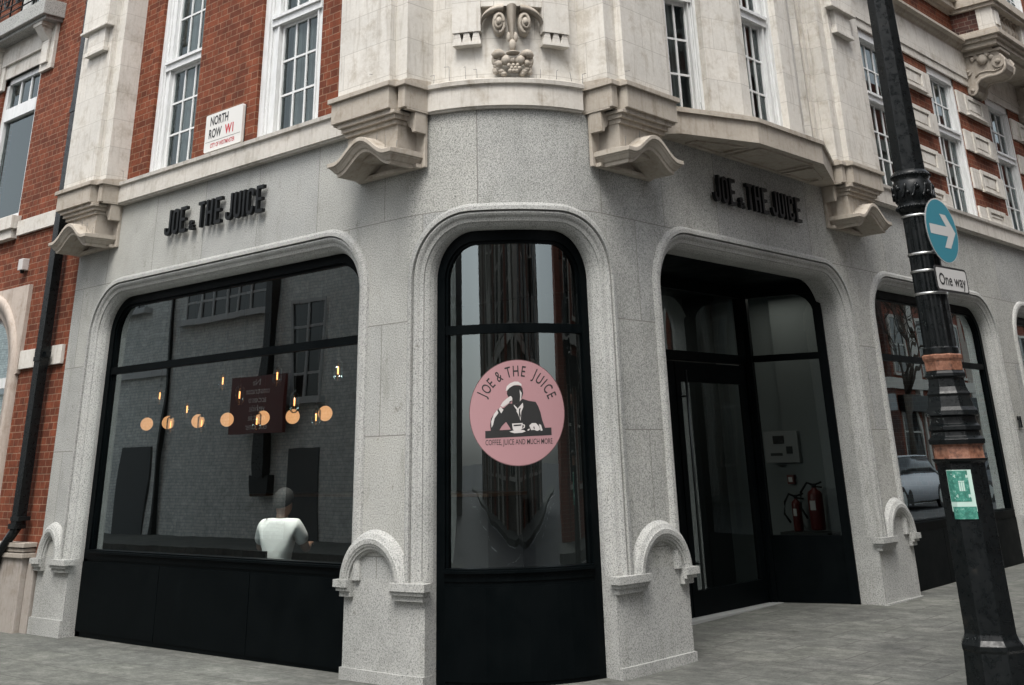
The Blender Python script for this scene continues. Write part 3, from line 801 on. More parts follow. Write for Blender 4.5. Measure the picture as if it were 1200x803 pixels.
for cy_ in (17.82, 20.1):
    mb = MB()
    # scroll console: side profile in (v out, z)
    out_p, in_p = [], []
    for i in range(25):
        t = i/24; v = .06+.52*t**1.25 + .02*sin(t*pi); z = 6.62+.60*t+.085*sin(t*2*pi+3.3)
        out_p.append((v, z))
    wid = .19
    out_p = [(.04, 6.66), (.12, 6.67), (.16, 6.74), (.17, 6.82), (.24, 6.88), (.36, 6.90), (.48, 6.89), (.58, 6.91), (.645, 6.97), (.67, 7.05), (.65, 7.14), (.60, 7.21)]
    prof = [(0, 7.32), (0, 6.66)]+out_p+[(.58, 7.32)]
    mb.prism(lambda v, z, u: FR(cy_+u, v, z), prof, -wid, wid)
    for sg in (-1, 1):
        mb.tube([FR(cy_+sg*(wid+.005), v, z) for v, z in out_p], .026, 7)
        mb.tube([FR(cy_+sg*(wid+.005), v, z+.09+.02*sin(v*9)) for v, z in out_p[3:10]], .014, 6)
        for (v, z, r) in ((.09, 6.72, .075), (.07, 7.03, .06), (.565, 7.10, .10)):
            mb.tube([FR(cy_+sg*(wid-.06), v, z), FR(cy_+sg*(wid+.03), v, z)], r, 16); mb.ball(FR(cy_+sg*(wid+.03), v, z), r*.45)
    mb.tube([FR(cy_-wid-.02, .09, 6.72), FR(cy_+wid+.02, .09, 6.72)], .07, 16)
    mb.ball(FR(cy_-wid-.03, .33, 7.18), .085, (1, .6, 1), bumpy=.06)
    for k in range(6): mb.ball(FR(cy_-wid-.02, .17+.06*k, 7.22+.03*sin(k*2.1)), .04, (1, .6, 1), bumpy=.25)
    mb.box(FR, cy_-wid-.03, cy_+wid+.03, 0, .64, 7.28, 7.32)
    part(mb, 'scroll_console', M_portd, bal, bevel=0)
# door/house number on the last pier
def text_mesh(body, size, bold=0.0, sx=1.0, spacing=1.0, align='CENTER'):
    cu = bpy.data.curves.new('t', 'FONT'); cu.body = body; cu.size = size; cu.align_x = align; cu.align_y = 'CENTER'; cu.offset = bold; cu.space_character = spacing; cu.resolution_u = 3
    ob = bpy.data.objects.new('t', cu); COL.objects.link(ob); bpy.context.view_layer.update()
    dg = bpy.context.evaluated_depsgraph_get(); me = bpy.data.meshes.new_from_object(ob.evaluated_get(dg))
    V = [(v.co.x*sx, v.co.y) for v in me.vertices]; Fc = [tuple(p.vertices) for p in me.polygons]
    bpy.data.objects.remove(ob); bpy.data.curves.remove(cu); bpy.data.meshes.remove(me)
    return V, Fc
def flat_text(name, body, size, F, m, parent, bold=0, sx=1., spacing=1., extrude=0, w=0, off=(0, 0), rot=0, top=False, label=None):
    """F(x,y,w) maps the plane"""
    V, Fc = text_mesh(body, size, bold, sx, spacing); mb = MB()
    c_, s_ = cos(rot), sin(rot)
    V = [(x*c_-y*s_+off[0], x*s_+y*c_+off[1]) for x, y in V]
    ids = [mb.vert(F(x, y, w)) for x, y in V]
    for f in Fc: mb.face([ids[i] for i in f])
    o = mb.build(name, m, None, normals=False, weld=False)
    if extrude:
        bm = bmesh.new(); bm.from_mesh(o.data)
        bmesh.ops.remove_doubles(bm, verts=bm.verts, dist=1e-5)
        r = bmesh.ops.extrude_face_region(bm, geom=bm.faces[:])
        n = Vector(F(0, 0, w-extrude))-Vector(F(0, 0, w))
        bmesh.ops.translate(bm, vec=n, verts=[g for g in r['geom'] if isinstance(g, bmesh.types.BMVert)])
        bmesh.ops.recalc_face_normals(bm, faces=bm.faces); bm.to_mesh(o.data); bm.free()
    if parent:
        o.parent = parent; offv = Vector((0, 0, 0)); q = parent
        while q: offv += q.location; q = q.parent
        o.location = -offv
    return o
no = flat_text('house_number', '21', .20, lambda x, y, w_: FR(16.98+x, .02+w_, 1.83+y), M_letter, None, bold=.004, sx=.8, extrude=.015, w=.006)
tag(no, 'black metal house number 21 on the granite pier at the right edge', 'house number')
# bird deterrent wires along the ledges
mb = MB(); random.seed(11)
def wire(p):
    p = Vector(p); h = random.uniform(.07, .13); q = p+Vector((random.uniform(-.01, .01), random.uniform(-.01, .01), h))
    mb.tube([p, q], .0022, 4); 
    if random.random() < .5: mb.tube([q, q+Vector((random.uniform(-.05, .05), random.uniform(-.03, .03), 0))], .0022, 4)
for xx in (-12.75, -12.5, -12.2, -12.0, -11.9, -10.9, -10.85, -7.6, -7.25, -7.0, -6.93): wire((xx, YL-(.33 if xx < -12.1 or -7.75 < xx < -7.05 else .09), Z_CORN1+.01))
for s in (-.65, -.5, -.35, -.25, .2, .3, .45, .6, .72): wire(W(s, Z_CORN1+.02, -.04))
for yy in (7.8, 8.2, 8.4, 9.1, 9.9, 11.3, 12.2, 12.5, 12.7): wire((XR+(.33 if yy > 12 or yy < 8.3 else .3), yy, Z_CORN1))
for b_, c_ in (('L', -12.42), ('L', -7.32), ('R', 8.08), ('R', 12.45)):
    F = basis(b_, c_)
    for u in (-.3, -.08, .1, .22, .36): wire(F(u, .3, 4.0+.15*max(0, 1-abs(u)/.3)))
part(mb, 'bird_wires', M_lead, bld)
# upper rooms behind windows, roof (dark box keeps daylight out)
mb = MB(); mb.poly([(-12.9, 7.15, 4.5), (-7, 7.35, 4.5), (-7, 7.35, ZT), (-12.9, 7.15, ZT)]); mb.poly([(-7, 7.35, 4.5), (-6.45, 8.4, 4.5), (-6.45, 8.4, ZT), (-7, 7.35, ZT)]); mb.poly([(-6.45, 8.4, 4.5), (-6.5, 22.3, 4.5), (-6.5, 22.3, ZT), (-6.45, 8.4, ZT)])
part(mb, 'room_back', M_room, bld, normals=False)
mb = MB(); pl_prism(mb, [(-12.9, YL+.02), (-7.2, YL+.02), (-6.3, 7.1), (XR-.02, 7.9), (XR-.02, 22.3), (-12.9, 22.3)], ZT, ZT+.3); part(mb, 'roof', M_lead, bld)
mb = MB(); mb.box(I, -12.85, -12.7, 6.8, 22.0, 3.85, ZT-.05); mb.box(I, -12.9, XR-.05, 22.0, 22.3, 0, ZT); part(mb, 'back_wall', M_brick, bld)

# ------------------------------------------------------------------ ground
mb = MB(); mb.poly([(-400, -400, -.13), (400, -400, -.13), (400, 400, -.13), (-400, 400, -.13)])
tag(mb.build('road', M_road), kind='structure')
def gz(s, d):
    p = W(s, 0, d); return (p.x, p.y, G(p.x, p.y))
mb = MB()
S = [-45, -30, -20, -14, -10, -7, -5, -3, -1.5]+srange(-HA, HA, .2)+[1.2, 1.6, 2.5, 4, 6, 9, 14, 20, 30, 45]
D = [1.2, .6, .2, -.5, -1.2, -2, -3.0]
mb.grid([[gz(s, d) for s in S] for d in D])
o = mb.build('pavement', M_pave, normals=False); tag(o, kind='structure')
uvl = o.data.uv_layers[0]
mb = MB()
rows = [[(W(s, 0, -3.0).x, W(s, 0, -3.0).y, gz(s, -3.0)[2]+.002) for s in S], [(W(s, 0, -3.15).x, W(s, 0, -3.15).y, gz(s, -3.0)[2]) for s in S], [(W(s, 0, -3.16).x, W(s, 0, -3.16).y, -.14) for s in S]]
mb.grid(rows); tag(mb.build('kerb', M_kerb, normals=False), kind='structure')
# lobby floor
mb = MB(); mb.poly([(xd-.1, 8.6, .062), (XR-.18, 8.6, .062), (XR-.18, 12.3, .10), (xd-.1, 12.3, .10)]); 
# opposite pavements
def pslab(name, x0, x1, y0, y1, z1=.0):
    mb = MB(); mb.box(I, x0, x1, y0, y1, -.15, z1); tag(mb.build(name, M_pave), kind='structure')
pslab('pavement', -60, -6, -4.2, -1.6); pslab('pavement', 7, 60, -4.2, -1.0); pslab('pavement', 5.5, 8.2, 7, 90, .05); pslab('pavement', 5.5, 8.2, -60, -4.2)
# road markings on the side street and junction
mb = MB()
def rect(x0, x1, y0, y1, z=-.126): mb.poly([(x0, y0, z), (x1, y0, z), (x1, y1, z), (x0, y1, z)])
for k in range(14): rect(1.3, 1.42, 10+k*4, 12+k*4); rect(1.3, 1.42, -8-k*4, -6-k*4)
for k in range(14): rect(12+k*4, 14+k*4, 1.0, 1.1); rect(-14-k*4, -12-k*4, 1.0, 1.1)
rect(-2.5, -2.42, 7, 80); rect(5.2, 5.28, 7, 80); rect(5.2, 5.28, -60, -4); rect(-60, -6, -1.2, -1.12); rect(8, 60, -.7, -.62)
for k in range(16): rect(-2.2+k*.47, -2.2+k*.47+.25, 6.2, 6.3); rect(-2.2+k*.47, -2.2+k*.47+.25, -1.9, -1.8)
tag(mb.build('road_markings', M_line, normals=False), kind='structure')

# ------------------------------------------------------------------ shop interior
def struct(name, fn, m):
    mb = MB(); fn(mb); return tag(mb.build(name, m, normals=True), kind='structure')
struct('shop_floor', lambda b: pl_prism(b, [(-18.5, 6.9), (-7.2, 6.9), (-6.6, 8.0), (-6.6, 8.9), (-7.2, 8.9), (-7.2, 12.0), (-6.4, 12.3), (-6.4, 21.9), (-18.5, 21.9)], .03, .075), mat('dark_floor', (.05, .048, .045), .5))
struct('shop_ceiling', lambda b: pl_prism(b, [(-18.5, 6.9), (-7.2, 6.8), (-6.3, 7.3), (XR-.1, 7.9), (XR-.1, 22), (-18.5, 22)], 3.62, 3.8), M_dark)
def iw(b):
    b.box(I, -18.6, -18.5, 6.9, 21.9, 0, 3.62); b.box(I, -18.5, -8.3, 12.2, 12.3, 0, 3.62); b.box(I, -8.38, -8.3, 12.3, 14.6, 0, 3.62)
struct('shop_inner_walls', iw, M_dgrey)
def lw(b):
    b.box(I, -8.3, -7.35, 13.2, 13.3, 0, 3.4); b.box(I, -7.35, -6.15, 13.05, 13.3, 0, 3.4); b.box(I, -8.3, -6.15, 13.3, 13.4, 0, 3.6)
struct('lobby_inner_wall', lw, M_lgrey)
exec(open('/dev/null').read()) if False else None
# lobby soffit between the head and the pane line handled by lobby_ceiling

# ================================================================== NEIGHBOUR BUILDING (left)
nb = empty('brick_building', 'red brick building with black drainpipe and stone balcony at the left edge', 'building', loc=(-16, 8, 0))
YN = YL+.02
FN = lambda u, v, z: Vector((u, YN-v, z))
mb = MB()
NW = [(-15.85, -14.72), (-19.3, -18.1), (-22.6, -21.4)]
holes = [(a, b, 4.64, 6.78) for a, b in NW]+[(a, b, 7.75, 10.2) for a, b in NW]+[(-15.9, -14.28, .9, 3.35), (-19.6, -18.0, .9, 3.35), (-22.9, -21.3, .9, 3.35)]
panel(mb, FN, -30, S_END+HA+CX0, -.1, 12, holes, .22)
part(mb, 'brick_wall', brick_mat('neighbour_brick', (.19, .056, .029), (.118, .036, .020), (.24, .145, .10)), nb, normals=False)
mb = MB(); mb.box(I, -30, -29.7, 6.7, 22, 0, 12); mb.box(I, -30, -12.9, 22, 22.3, 0, 12); mb.box(I, -30, -12.9, YN+.01, 22.3, 12, 12.2); part(mb, 'back_wall', M_brick, nb)
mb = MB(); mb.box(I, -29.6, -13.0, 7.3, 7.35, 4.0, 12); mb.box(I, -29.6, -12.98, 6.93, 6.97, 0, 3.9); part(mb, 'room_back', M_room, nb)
# soldier course + stone bands
mb = MB(); mb.box(FN, -14.6, -12.87, 0, .045, 4.36, 4.55); part(mb, 'stone_band', M_port, nb, bevel=.004); mb = MB(); mb.box(FN, -18.0, -15.95, 0, .045, 4.36, 4.55); part(mb, 'stone_band', M_port, nb, bevel=.004)
mb = MB(); mb.box(FN, -13.98, -12.95, 0, .045, 2.68, 2.89); part(mb, 'stone_band', M_port, nb, bevel=.004)
for i, (a, b) in enumerate(NW):
    mb = MB(); v0 = -.06
    def fb(x0, x1, z0, z1, d=0.0): mb.box(FN, x0, x1, v0-.06, v0+d, z0, z1)
    fb(a, a+.10, 4.64, 6.78, .02); fb(b-.10, b, 4.64, 6.78, .02); fb(a, b, 6.70, 6.80, .02); fb(a+.1, b-.1, 6.14, 6.32, .03); fb(a+.1, b-.1, 4.64, 4.72)
    for k in (1, 2): x = a+.1+(b-a-.2)*k/3; fb(x-.018, x+.018, 6.32, 6.70, -.01)
    wf = part(mb, 'window', M_white, nb)
    mb = MB(); mb.poly([FN(a+.1, v0-.03, 4.7), FN(b-.1, v0-.03, 4.7), FN(b-.1, v0-.03, 6.72), FN(a+.1, v0-.03, 6.72)]); part(mb, 'glass_pane', M_pane, wf, normals=False)
    mb = MB(); mb.box(FN, a-.22, b+.10, -.2, .13, 4.46, 4.63); mb.box(FN, a-.18, b+.06, -.1, .09, 4.34, 4.46); part(mb, 'window_sill', M_port, nb, bevel=.006)
    # lintel and bracket
    mb = MB(); mb.box(FN, a-.2, b+.02, -.12, .02, 6.78, 6.98); mb.box(FN, a-.2, b+.02, -.1, .06, 6.98, 7.28); part(mb, 'stone_lintel', M_port, nb, bevel=.005)
    sash(FN, a+.02, b-.02, 7.76, 9.2, 10.18, .1, fw=.12, cols=3, root=nb)
    for e in ((b+.05, 1), (a-.28, -1)):
        x0 = e[0]; mb = MB()
        mb.box(FN, x0-.02, x0+.32, 0, .05, 6.62, 7.30); mb.box(FN, x0+.03, x0+.22, .05, .085, 6.72, 7.05)
        mb.prism(lambda v, z, u: FN(u, v, z), [(.05, 7.30), (.05, 7.05), (.09, 7.05), (.22, 7.22), (.22, 7.28)], x0+.02, x0+.22)
        mb.box(FN, x0, x0+.25, .05, .235, 7.23, 7.285)
        part(mb, 'stone_bracket', M_port, nb, bevel=.004)
    slab_m = M_portd if i == 0 else M_port
    mb = MB(); mb.box(FN, a-.60, b+.42, -.05, .25, 7.28, 7.33); mb.box(FN, a-.64, b+.46, -.05, .31, 7.33, 7.56)
    bl = part(mb, 'balcony_slab', granite_mat('weathered_slab', .16, .36, 0) if i == 0 else M_port, nb, bevel=.01)
    mb = MB()
    for z in (7.68, 7.78, 7.90, 8.45, 8.52): mb.tube([FN(a-.60, .26, z), FN(b+.42, .26, z)], .011, 6); mb.tube([FN(b+.42, .26, z), FN(b+.42, 0, z)], .011, 6)
    x = a-.5
    while x < b+.3:
        pts = [FN(x+.11*cos(t*pi/8), .26, 8.05+.27*sin(t*pi/8)) for t in range(17)]; mb.tube(pts, .011, 6); 
        pts = [FN(x+.05*cos(t*pi/8), .26, 8.0+.2*sin(t*pi/8)) for t in range(17)]; mb.tube(pts, .009, 6); x += .36
        mb.tube([FN(x-.18, .26, 7.56), FN(x-.18, .26, 8.52)], .011, 6)
    part(mb, 'iron_railing', M_gloss, bl)
# arched stone window surround at street level
for i, xc in enumerate((-15.09, -18.8, -22.1)):
    mb = MB(); zc = 2.62; R0, R1 = .80, 1.06
    prof = [(R0-.0, -.2), (R0, .02), (R0+.05, .05), (R0+.12, .05), (R0+.13, .08), (R1-.04, .10), (R1, .09), (R1, .0)]
    rows = []
    for r, v in prof: rows.append([FN(xc-r, v, .85)]+[FN(xc-r*cos(pi*k/24), v, zc+r*sin(pi*k/24)) for k in range(25)]+[FN(xc+r, v, .85)])
    mb.grid(rows, True)
    # spandrel slabs
    for sg in (-1, 1):
        pts = [(xc+sg*(R1+.04), zc+.02), (xc+sg*(R1+.04), zc+R1), (xc, zc+R1)]+[(xc+sg*(R1-.02)*sin(pi/2*k/10), zc+(R1-.02)*cos(pi/2*k/10)) for k in range(0, 11)]
        mb.prism(lambda x, z, v: FN(x, v, z), pts, 0, .05)
    part(mb, 'arched_surround', port_mat('arch_stone%d' % i, (.46, .40, .35), jw=0) if i == 0 else M_port, nb)
    mb = MB(); v0 = -.1
    rows = [[FN(xc-r, v0+dv, .9)]+[FN(xc-r*cos(pi*k/20), v0+dv, zc+r*sin(pi*k/20)) for k in range(21)]+[FN(xc+r, v0+dv, .9)] for r, dv in ((R0, -.03), (R0, .03), (R0-.1, .03), (R0-.1, -.03))]
    mb.grid(rows); mb.box(FN, xc-R0+.1, xc+R0-.1, v0-.03, v0+.03, 2.5, 2.62); mb.box(FN, xc-.03, xc+.03, v0-.03, v0+.03, .9, 2.5)
    wf = part(mb, 'window', M_white, nb)
    mb = MB(); mb.poly([FN(xc-R0, v0, .9)]+[FN(xc-R0*cos(pi*k/20), v0, zc+R0*sin(pi*k/20)) for k in range(21)]+[FN(xc+R0, v0, .9)]); part(mb, 'glass_pane', M_pane, wf, normals=False)
# plinth pilaster at the party line
mb = MB()
mb.box(FN, -14.2, -12.88, 0, .06, -.05, .70); mb.box(FN, -13.72, -13.02, .06, .13, -.05, .70)
part(mb, 'stone_plinth', port_mat('stained_plinth', (.34, .31, .28), jw=0), nb, bevel=.01)
mb = MB(); mb.box(FN, -13.76, -12.98, .0, .16, .70, .745); mb.box(FN, -13.74, -13.0, .0, .14, .755, .79); mb.box(FN, -13.76, -12.98, 0, .16, .80, .845); mb.box(FN, -30, -13.8, 0, .08, .70, .80)
part(mb, 'plinth_cap', M_portd, nb, bevel=.006)
mb = MB(); mb.box(FN, -30, -14.2, 0, .05, -.05, .70); part(mb, 'stone_plinth', M_port, nb)
# drainpipe
dp = MB()
px, py = -13.24, YN-.13
dp.box(I, px-.065, px+.065, py-.05, py+.06, .98, 9.5)
for z in (2.72, 5.72, 8.6):
    dp.box(I, px-.075, px+.075, py-.06, py+.06, z, z+.05); dp.box(I, px-.07, px+.07, py-.055, py+.055, z+.055, z+.14); dp.box(I, px+.07, px+.12, py-.01, py+.05, z+.04, z+.1)
dp.tube([(px, py, 1.0), (px-.12, py-.03, .86), (px-.25, py-.05, .72), (px-.34, py-.05, .5), (px-.36, py-.05, .0)], .052, 8)
dp.box(I, px-.08, px+.08, py-.07, py+.06, .98, 1.03); dp.box(I, px-.07, px+.12, py-.06, py+.08, 1.06, 1.10)
part(dp, 'drainpipe', M_gloss, nb)
mb = MB(); mb.box(I, px+.075, px+.34, py+.0, py+.12, Z_CORN1+.08, 9.5); part(mb, 'gap_shadow_strip', M_black, nb)  # black strip standing in for the shadow in the gap beside the drainpipe
# small grey sensor box
sb_ = empty('sensor_box', 'small pale grey box fixed to the brick wall left of the drainpipe', 'sensor', loc=(-14.25, YN-.05, 3.9))
mb = MB(); mb.box(FN, -14.31, -14.19, 0, .09, 3.88, 4.02); part(mb, 'housing', mat('grey_plastic', (.5, .48, .46), .5), sb_, bevel=.008)
mb = MB(); mb.lathe((-14.25, YN-.05, 3.84), [(.02, 0), (.028, .03), (.028, .045)], 10); part(mb, 'lens', M_gloss, sb_)

# ================================================================== SHOP LETTERING
def ribbon(mb, path, wd, F, w0, w1, closed=False):
    P_ = [Vector((x, y, 0)) for x, y in path]; n = len(P_); Lp, Rp = [], []
    for i, p in enumerate(P_):
        a = P_[(i-1) % n] if (closed or i > 0) else None; b = P_[(i+1) % n] if (closed or i < n-1) else None
        t1 = (p-a).normalized() if a is not None else None; t2 = (b-p).normalized() if b is not None else None
        t1 = t1 or t2; t2 = t2 or t1
        t = (t1+t2).normalized(); nn = Vector((-t.y, t.x, 0)); k = wd/2/max(.5, nn.dot(Vector((-t1.y, t1.x, 0))))
        Lp.append(p+nn*k); Rp.append(p-nn*k)
    rows = [[F(p.x, p.y, w) for p in q] for q, w in ((Lp, w0), (Rp, w0), (Rp, w1), (Lp, w1), (Lp, w0))]
    mb.grid(rows, False, closed)
    if not closed:
        for e in (0, -1): mb.face([mb.vert(r[e]) for r in rows[:4]])
def arcp(cx, cy, rx, ry, a0, a1, n=7): return [(cx+rx*cos(radians(a0+(a1-a0)*i/n)), cy+ry*sin(radians(a0+(a1-a0)*i/n))) for i in range(n+1)]
def glyph(mb, ch, x, F, w0, w1, H=.27, wd=.114, st=.033, xo=0):
    h = st/2; T_ = lambda pts: [(x+a, b) for a, b in pts]; r = wd/2-h
    if ch == 'O': ribbon(mb, T_(arcp(wd/2, H-h-r, r, r, 0, 180)+arcp(wd/2, h+r, r, r, 180, 360)), st, F, w0, w1, True)
    elif ch == 'U': ribbon(mb, T_([(h, H)]+arcp(wd/2, h+r, r, r, 180, 360)+[(wd-h, H)]), st, F, w0, w1)
    elif ch == 'J': ribbon(mb, T_([(h, h+r+.03)]+arcp(wd/2, h+r, r, r, 180, 360)+[(wd-h, H)]), st, F, w0, w1)
    elif ch == 'C': ribbon(mb, T_([(wd-h, H-h-r-.025)]+arcp(wd/2, H-h-r, r, r, 0, 180)+arcp(wd/2, h+r, r, r, 180, 360)+[(wd-h, h+r+.025)]), st, F, w0, w1)
    elif ch == 'I': mb.prism(F, T_([(0, 0), (st, 0), (st, H), (0, H)]), w0, w1)
    elif ch == 'E': 
        m0, m1 = H/2-h*.9, H/2+h*.9; mb.prism(F, T_([(0, 0), (wd, 0), (wd, st), (st, st), (st, m0), (wd*.85, m0), (wd*.85, m1), (st, m1), (st, H-st), (wd, H-st), (wd, H), (0, H)]), w0, w1)
    elif ch == 'T': c_ = wd/2; mb.prism(F, T_([(c_-h, 0), (c_+h, 0), (c_+h, H-st), (wd, H-st), (wd, H), (0, H), (0, H-st), (c_-h, H-st)]), w0, w1)
    elif ch == 'H': m0, m1 = H/2-h*.9, H/2+h*.9; mb.prism(F, T_([(0, 0), (st, 0), (st, m0), (wd-st, m0), (wd-st, 0), (wd, 0), (wd, H), (wd-st, H), (wd-st, m1), (st, m1), (st, H), (0, H)]), w0, w1)
    elif ch == '&':
        k = .105; ribbon(mb, T_([(k, .0), (.022, .07), (.03, .09), (.055, .092), (.065, .075), (.02, .035), (.022, .013), (.05, .008), (.09, .05)]), .02, F, w0, w1)
def shop_sign(F, x0, label, where):
    e = empty('shop_sign', label, 'sign', 'raised shop name lettering on the granite', loc=F(x0+.9, 3.95, .05))
    q = [('J', 0), ('O', .14), ('E', .28), ('&', .44), ('T', .60), ('H', .745), ('E', .895), ('J', 1.08), ('U', 1.22), ('I', 1.36), ('C', 1.425), ('E', 1.575)]
    k = 1.78/1.70
    for ch, x in q:
        mb = MB(); glyph(mb, ch, x0+x*k, lambda a, b, w, F=F: F(a, 3.835+b, w), .028, .068)
        part(mb, 'letter', M_letter, e)
    mb = MB()
    for ch, x in q: mb.box(lambda a, b, c: F(a, b, c), x0+x*k+.015, x0+x*k+.03, 3.87 if ch != '&' else 3.85, 3.88 if ch != '&' else 3.86, 0, .03)
    return e
shop_sign(lambda a, b, w: Vector((a, YL-w, b)), -10.93, 'black raised letters JOE & THE JUICE over the wide window under the street nameplate', '')
shop_sign(lambda a, b, w: Vector((XR+w, a, b)), 9.56, 'black raised letters JOE & THE JUICE over the doorway under the stone bay', '')

# ================================================================== STREET NAMEPLATE
M_plate = mat('enamel_white', (.62, .61, .58), .3); M_ink = mat('black_ink', (.02, .02, .02), .5); M_red = mat('red_ink', (.45, .03, .04), .5); M_dkback = mat('plate_back', (.02, .02, .02), .6)
np_ = empty('street_nameplate', 'white street nameplate reading NORTH ROW W1 on the brickwork between two sash windows', 'street sign', loc=(-10.02, YL-.05, 4.86))
FP = lambda x, z, w: Vector((-10.0+x*.97, YL-.03-w, 4.85+z*.97))
def rrect(w_, h_, r, n=5):
    o_ = []
    for cx_, cy_, a0 in ((w_/2-r, h_/2-r, 0), (-w_/2+r, h_/2-r, 90), (-w_/2+r, -h_/2+r, 180), (w_/2-r, -h_/2+r, 270)): o_ += arcp(cx_, cy_, r, r, a0, a0+90, n)
    return o_
mb = MB(); mb.prism(FP, rrect(.70, .43, .02), -.02, .012); part(mb, 'plate', M_plate, np_)
mb = MB(); mb.prism(FP, rrect(.705, .435, .02), -.03, -.0205); part(mb, 'backing', M_dkback, np_)
flat_text('lettering', 'NORTH', .145, FP, M_ink, np_, sx=.68, off=(-.09, .125), w=.0135, bold=.0035)
flat_text('lettering', 'ROW', .145, FP, M_ink, np_, sx=.68, off=(-.155, -.02), w=.0135, bold=.0035)
flat_text('lettering', 'W1', .145, FP, M_red, np_, sx=.78, off=(.125, -.02), w=.0135, bold=.005)
mb = MB(); mb.poly([FP(x, z, .0135) for x, z in ((-.33, -.105), (.33, -.105), (.33, -.101), (-.33, -.101))]); part(mb, 'rule_line', M_ink, np_, normals=False)
flat_text('lettering', 'CITY OF WESTMINSTER', .066, FP, M_red, np_, sx=.66, off=(0, -.155), w=.0135, bold=.001)

# ================================================================== ROUND LOGO ON THE CURVED GLASS
lg = empty('round_logo_sticker', 'round pink JOE & THE JUICE sticker with a capped coffee drinker on the curved corner window', 'sticker', loc=W(.05, 1.88, .18))
LS0, LZ0, LR = .052, 1.885, .392
KS = RA/(RA-.195)
def FG(u, v, w): return W(LS0+u*LR*KS*1.0, LZ0+v*LR, .193-w)
def curved(name, polys, m, w, parent, verts=None, faces=None):
    bm = bmesh.new()
    if polys is not None:
        for pl_ in polys:
            vs_ = [bm.verts.new((x, y, 0)) for x, y in pl_]
            f = bm.faces.new(vs_); bmesh.ops.triangulate(bm, faces=[f])
    else:
        vs_ = [bm.verts.new((x, y, 0)) for x, y in verts]
        for f in faces:
            try: bm.faces.new([vs_[i] for i in f])
            except ValueError: pass
    for k in range(-10, 11):
        bmesh.ops.bisect_plane(bm, geom=bm.verts[:]+bm.edges[:]+bm.faces[:], plane_co=(k*.1, 0, 0), plane_no=(1, 0, 0), dist=1e-6)
    mb = MB(); idx = {}
    for v in bm.verts: idx[v] = mb.vert(FG(v.co.x, v.co.y, w))
    for f in bm.faces: mb.face([idx[v] for v in f.verts])
    bm.free()
    return part(mb, name, m, parent, normals=False)
M_pink = mat('pink_vinyl', (.335, .185, .195), .45); M_lblk = mat('black_vinyl', (.012, .012, .012), .5); M_lwht = mat('white_vinyl', (.50, .47, .455), .5); M_lrim = mat('dark_rim', (.10, .05, .05), .5)
circ = lambda r, n=64: [(r*cos(2*pi*i/n), r*sin(2*pi*i/n)) for i in range(n)]
curved('rim', [circ(1.008)], M_lrim, .0, lg); curved('disc', [circ(.995)], M_pink, .0008, lg)
q = lambda pts: [((x-397)/318, (397-y)/318) for x, y in pts]
blackp = [q([(182, 506), (617, 494), (617, 540), (182, 550)]),
 q([(330, 262), (350, 245), (380, 235), (418, 238), (430, 255), (434, 285), (425, 312), (405, 340), (375, 352), (360, 345), (362, 320), (355, 300), (335, 305), (327, 285)]),
 q([(340, 345), (362, 346), (378, 352), (404, 340), (428, 318), (470, 332), (515, 338), (530, 362), (545, 400), (556, 450), (577, 505), (520, 508), (350, 508), (342, 490), (318, 455), (290, 480), (272, 508), (218, 508), (215, 470), (222, 432), (248, 396), (275, 372), (305, 372)])]
whitep = [q([(320, 268), (328, 240), (350, 222), (378, 212), (402, 213), (424, 228), (424, 240), (400, 232), (370, 236), (345, 250), (330, 266)]),
 q([(284, 358), (300, 335), (330, 312), (352, 300), (362, 312), (360, 330), (330, 348), (300, 366)]), q([(272, 378), (284, 364), (303, 382), (288, 404)]),
 q([(262, 382), (240, 408), (222, 450), (224, 488), (234, 470), (244, 432), (270, 400)]), q([(370, 352), (392, 372), (402, 392), (388, 384), (372, 362)]),
 q([(400, 372), (430, 342), (432, 368), (418, 398), (412, 450), (396, 408), (386, 392)]), q([(410, 262), (424, 282), (420, 318), (410, 335), (414, 300)]),
 q([(356, 466), (426, 464), (420, 500), (404, 512), (372, 512), (361, 500)]), q([(338, 514), (360, 508), (430, 506), (444, 514), (420, 522), (370, 524)]),
 q([(468, 480), (486, 466), (512, 466), (530, 484), (540, 505), (520, 514), (500, 506), (480, 508)]), q([(532, 472), (546, 478), (556, 510), (544, 514), (536, 490)]), q([(455, 505), (468, 498), (470, 506), (458, 512)])]
curved('figure_black', blackp, M_lblk, .0016, lg); curved('figure_white', whitep, M_lwht, .0024, lg)
curved('figure_tie', [q([(404, 378), (416, 374), (410, 392), (414, 420), (408, 440), (402, 410)]), q([(364, 474), (418, 472), (414, 480), (368, 482)]), q([(340, 336), (356, 326), (358, 331), (344, 341)]), q([(494, 490), (500, 484), (504, 500), (498, 502)])], M_lblk, .0032, lg)
mbr = MB(); pts_ = arcp(430, 484, 12, 12, -80, 80, 8)
for (a, b), (c_, d_) in zip(pts_, pts_[1:]):
    pass
curved('cup_handle', [q([(426, 470), (440, 476), (438, 492), (422, 500), (424, 494), (432, 488), (433, 479), (424, 475)])], M_lwht, .0024, lg)
def arc_text(txt, r, size, a_list, sx=.62):
    for ch, a in zip(txt, a_list):
        V, Fc = text_mesh(ch, size, .002, sx); cx_ = (min(v[0] for v in V)+max(v[0] for v in V))/2; cy_ = (min(v[1] for v in V)+max(v[1] for v in V))/2
        th = radians(a-90); c_, s_ = cos(th), sin(th)
        V2 = []
        for x, y in V:
            x -= cx_; y -= cy_; V2.append((x*c_-y*s_+r*cos(radians(a)), x*s_+y*c_+r*sin(radians(a))))
        curved('letter', None, M_lblk, .0016, lg, V2, Fc)
def ang(x, y): return math.degrees(atan2(397-y, x-397))
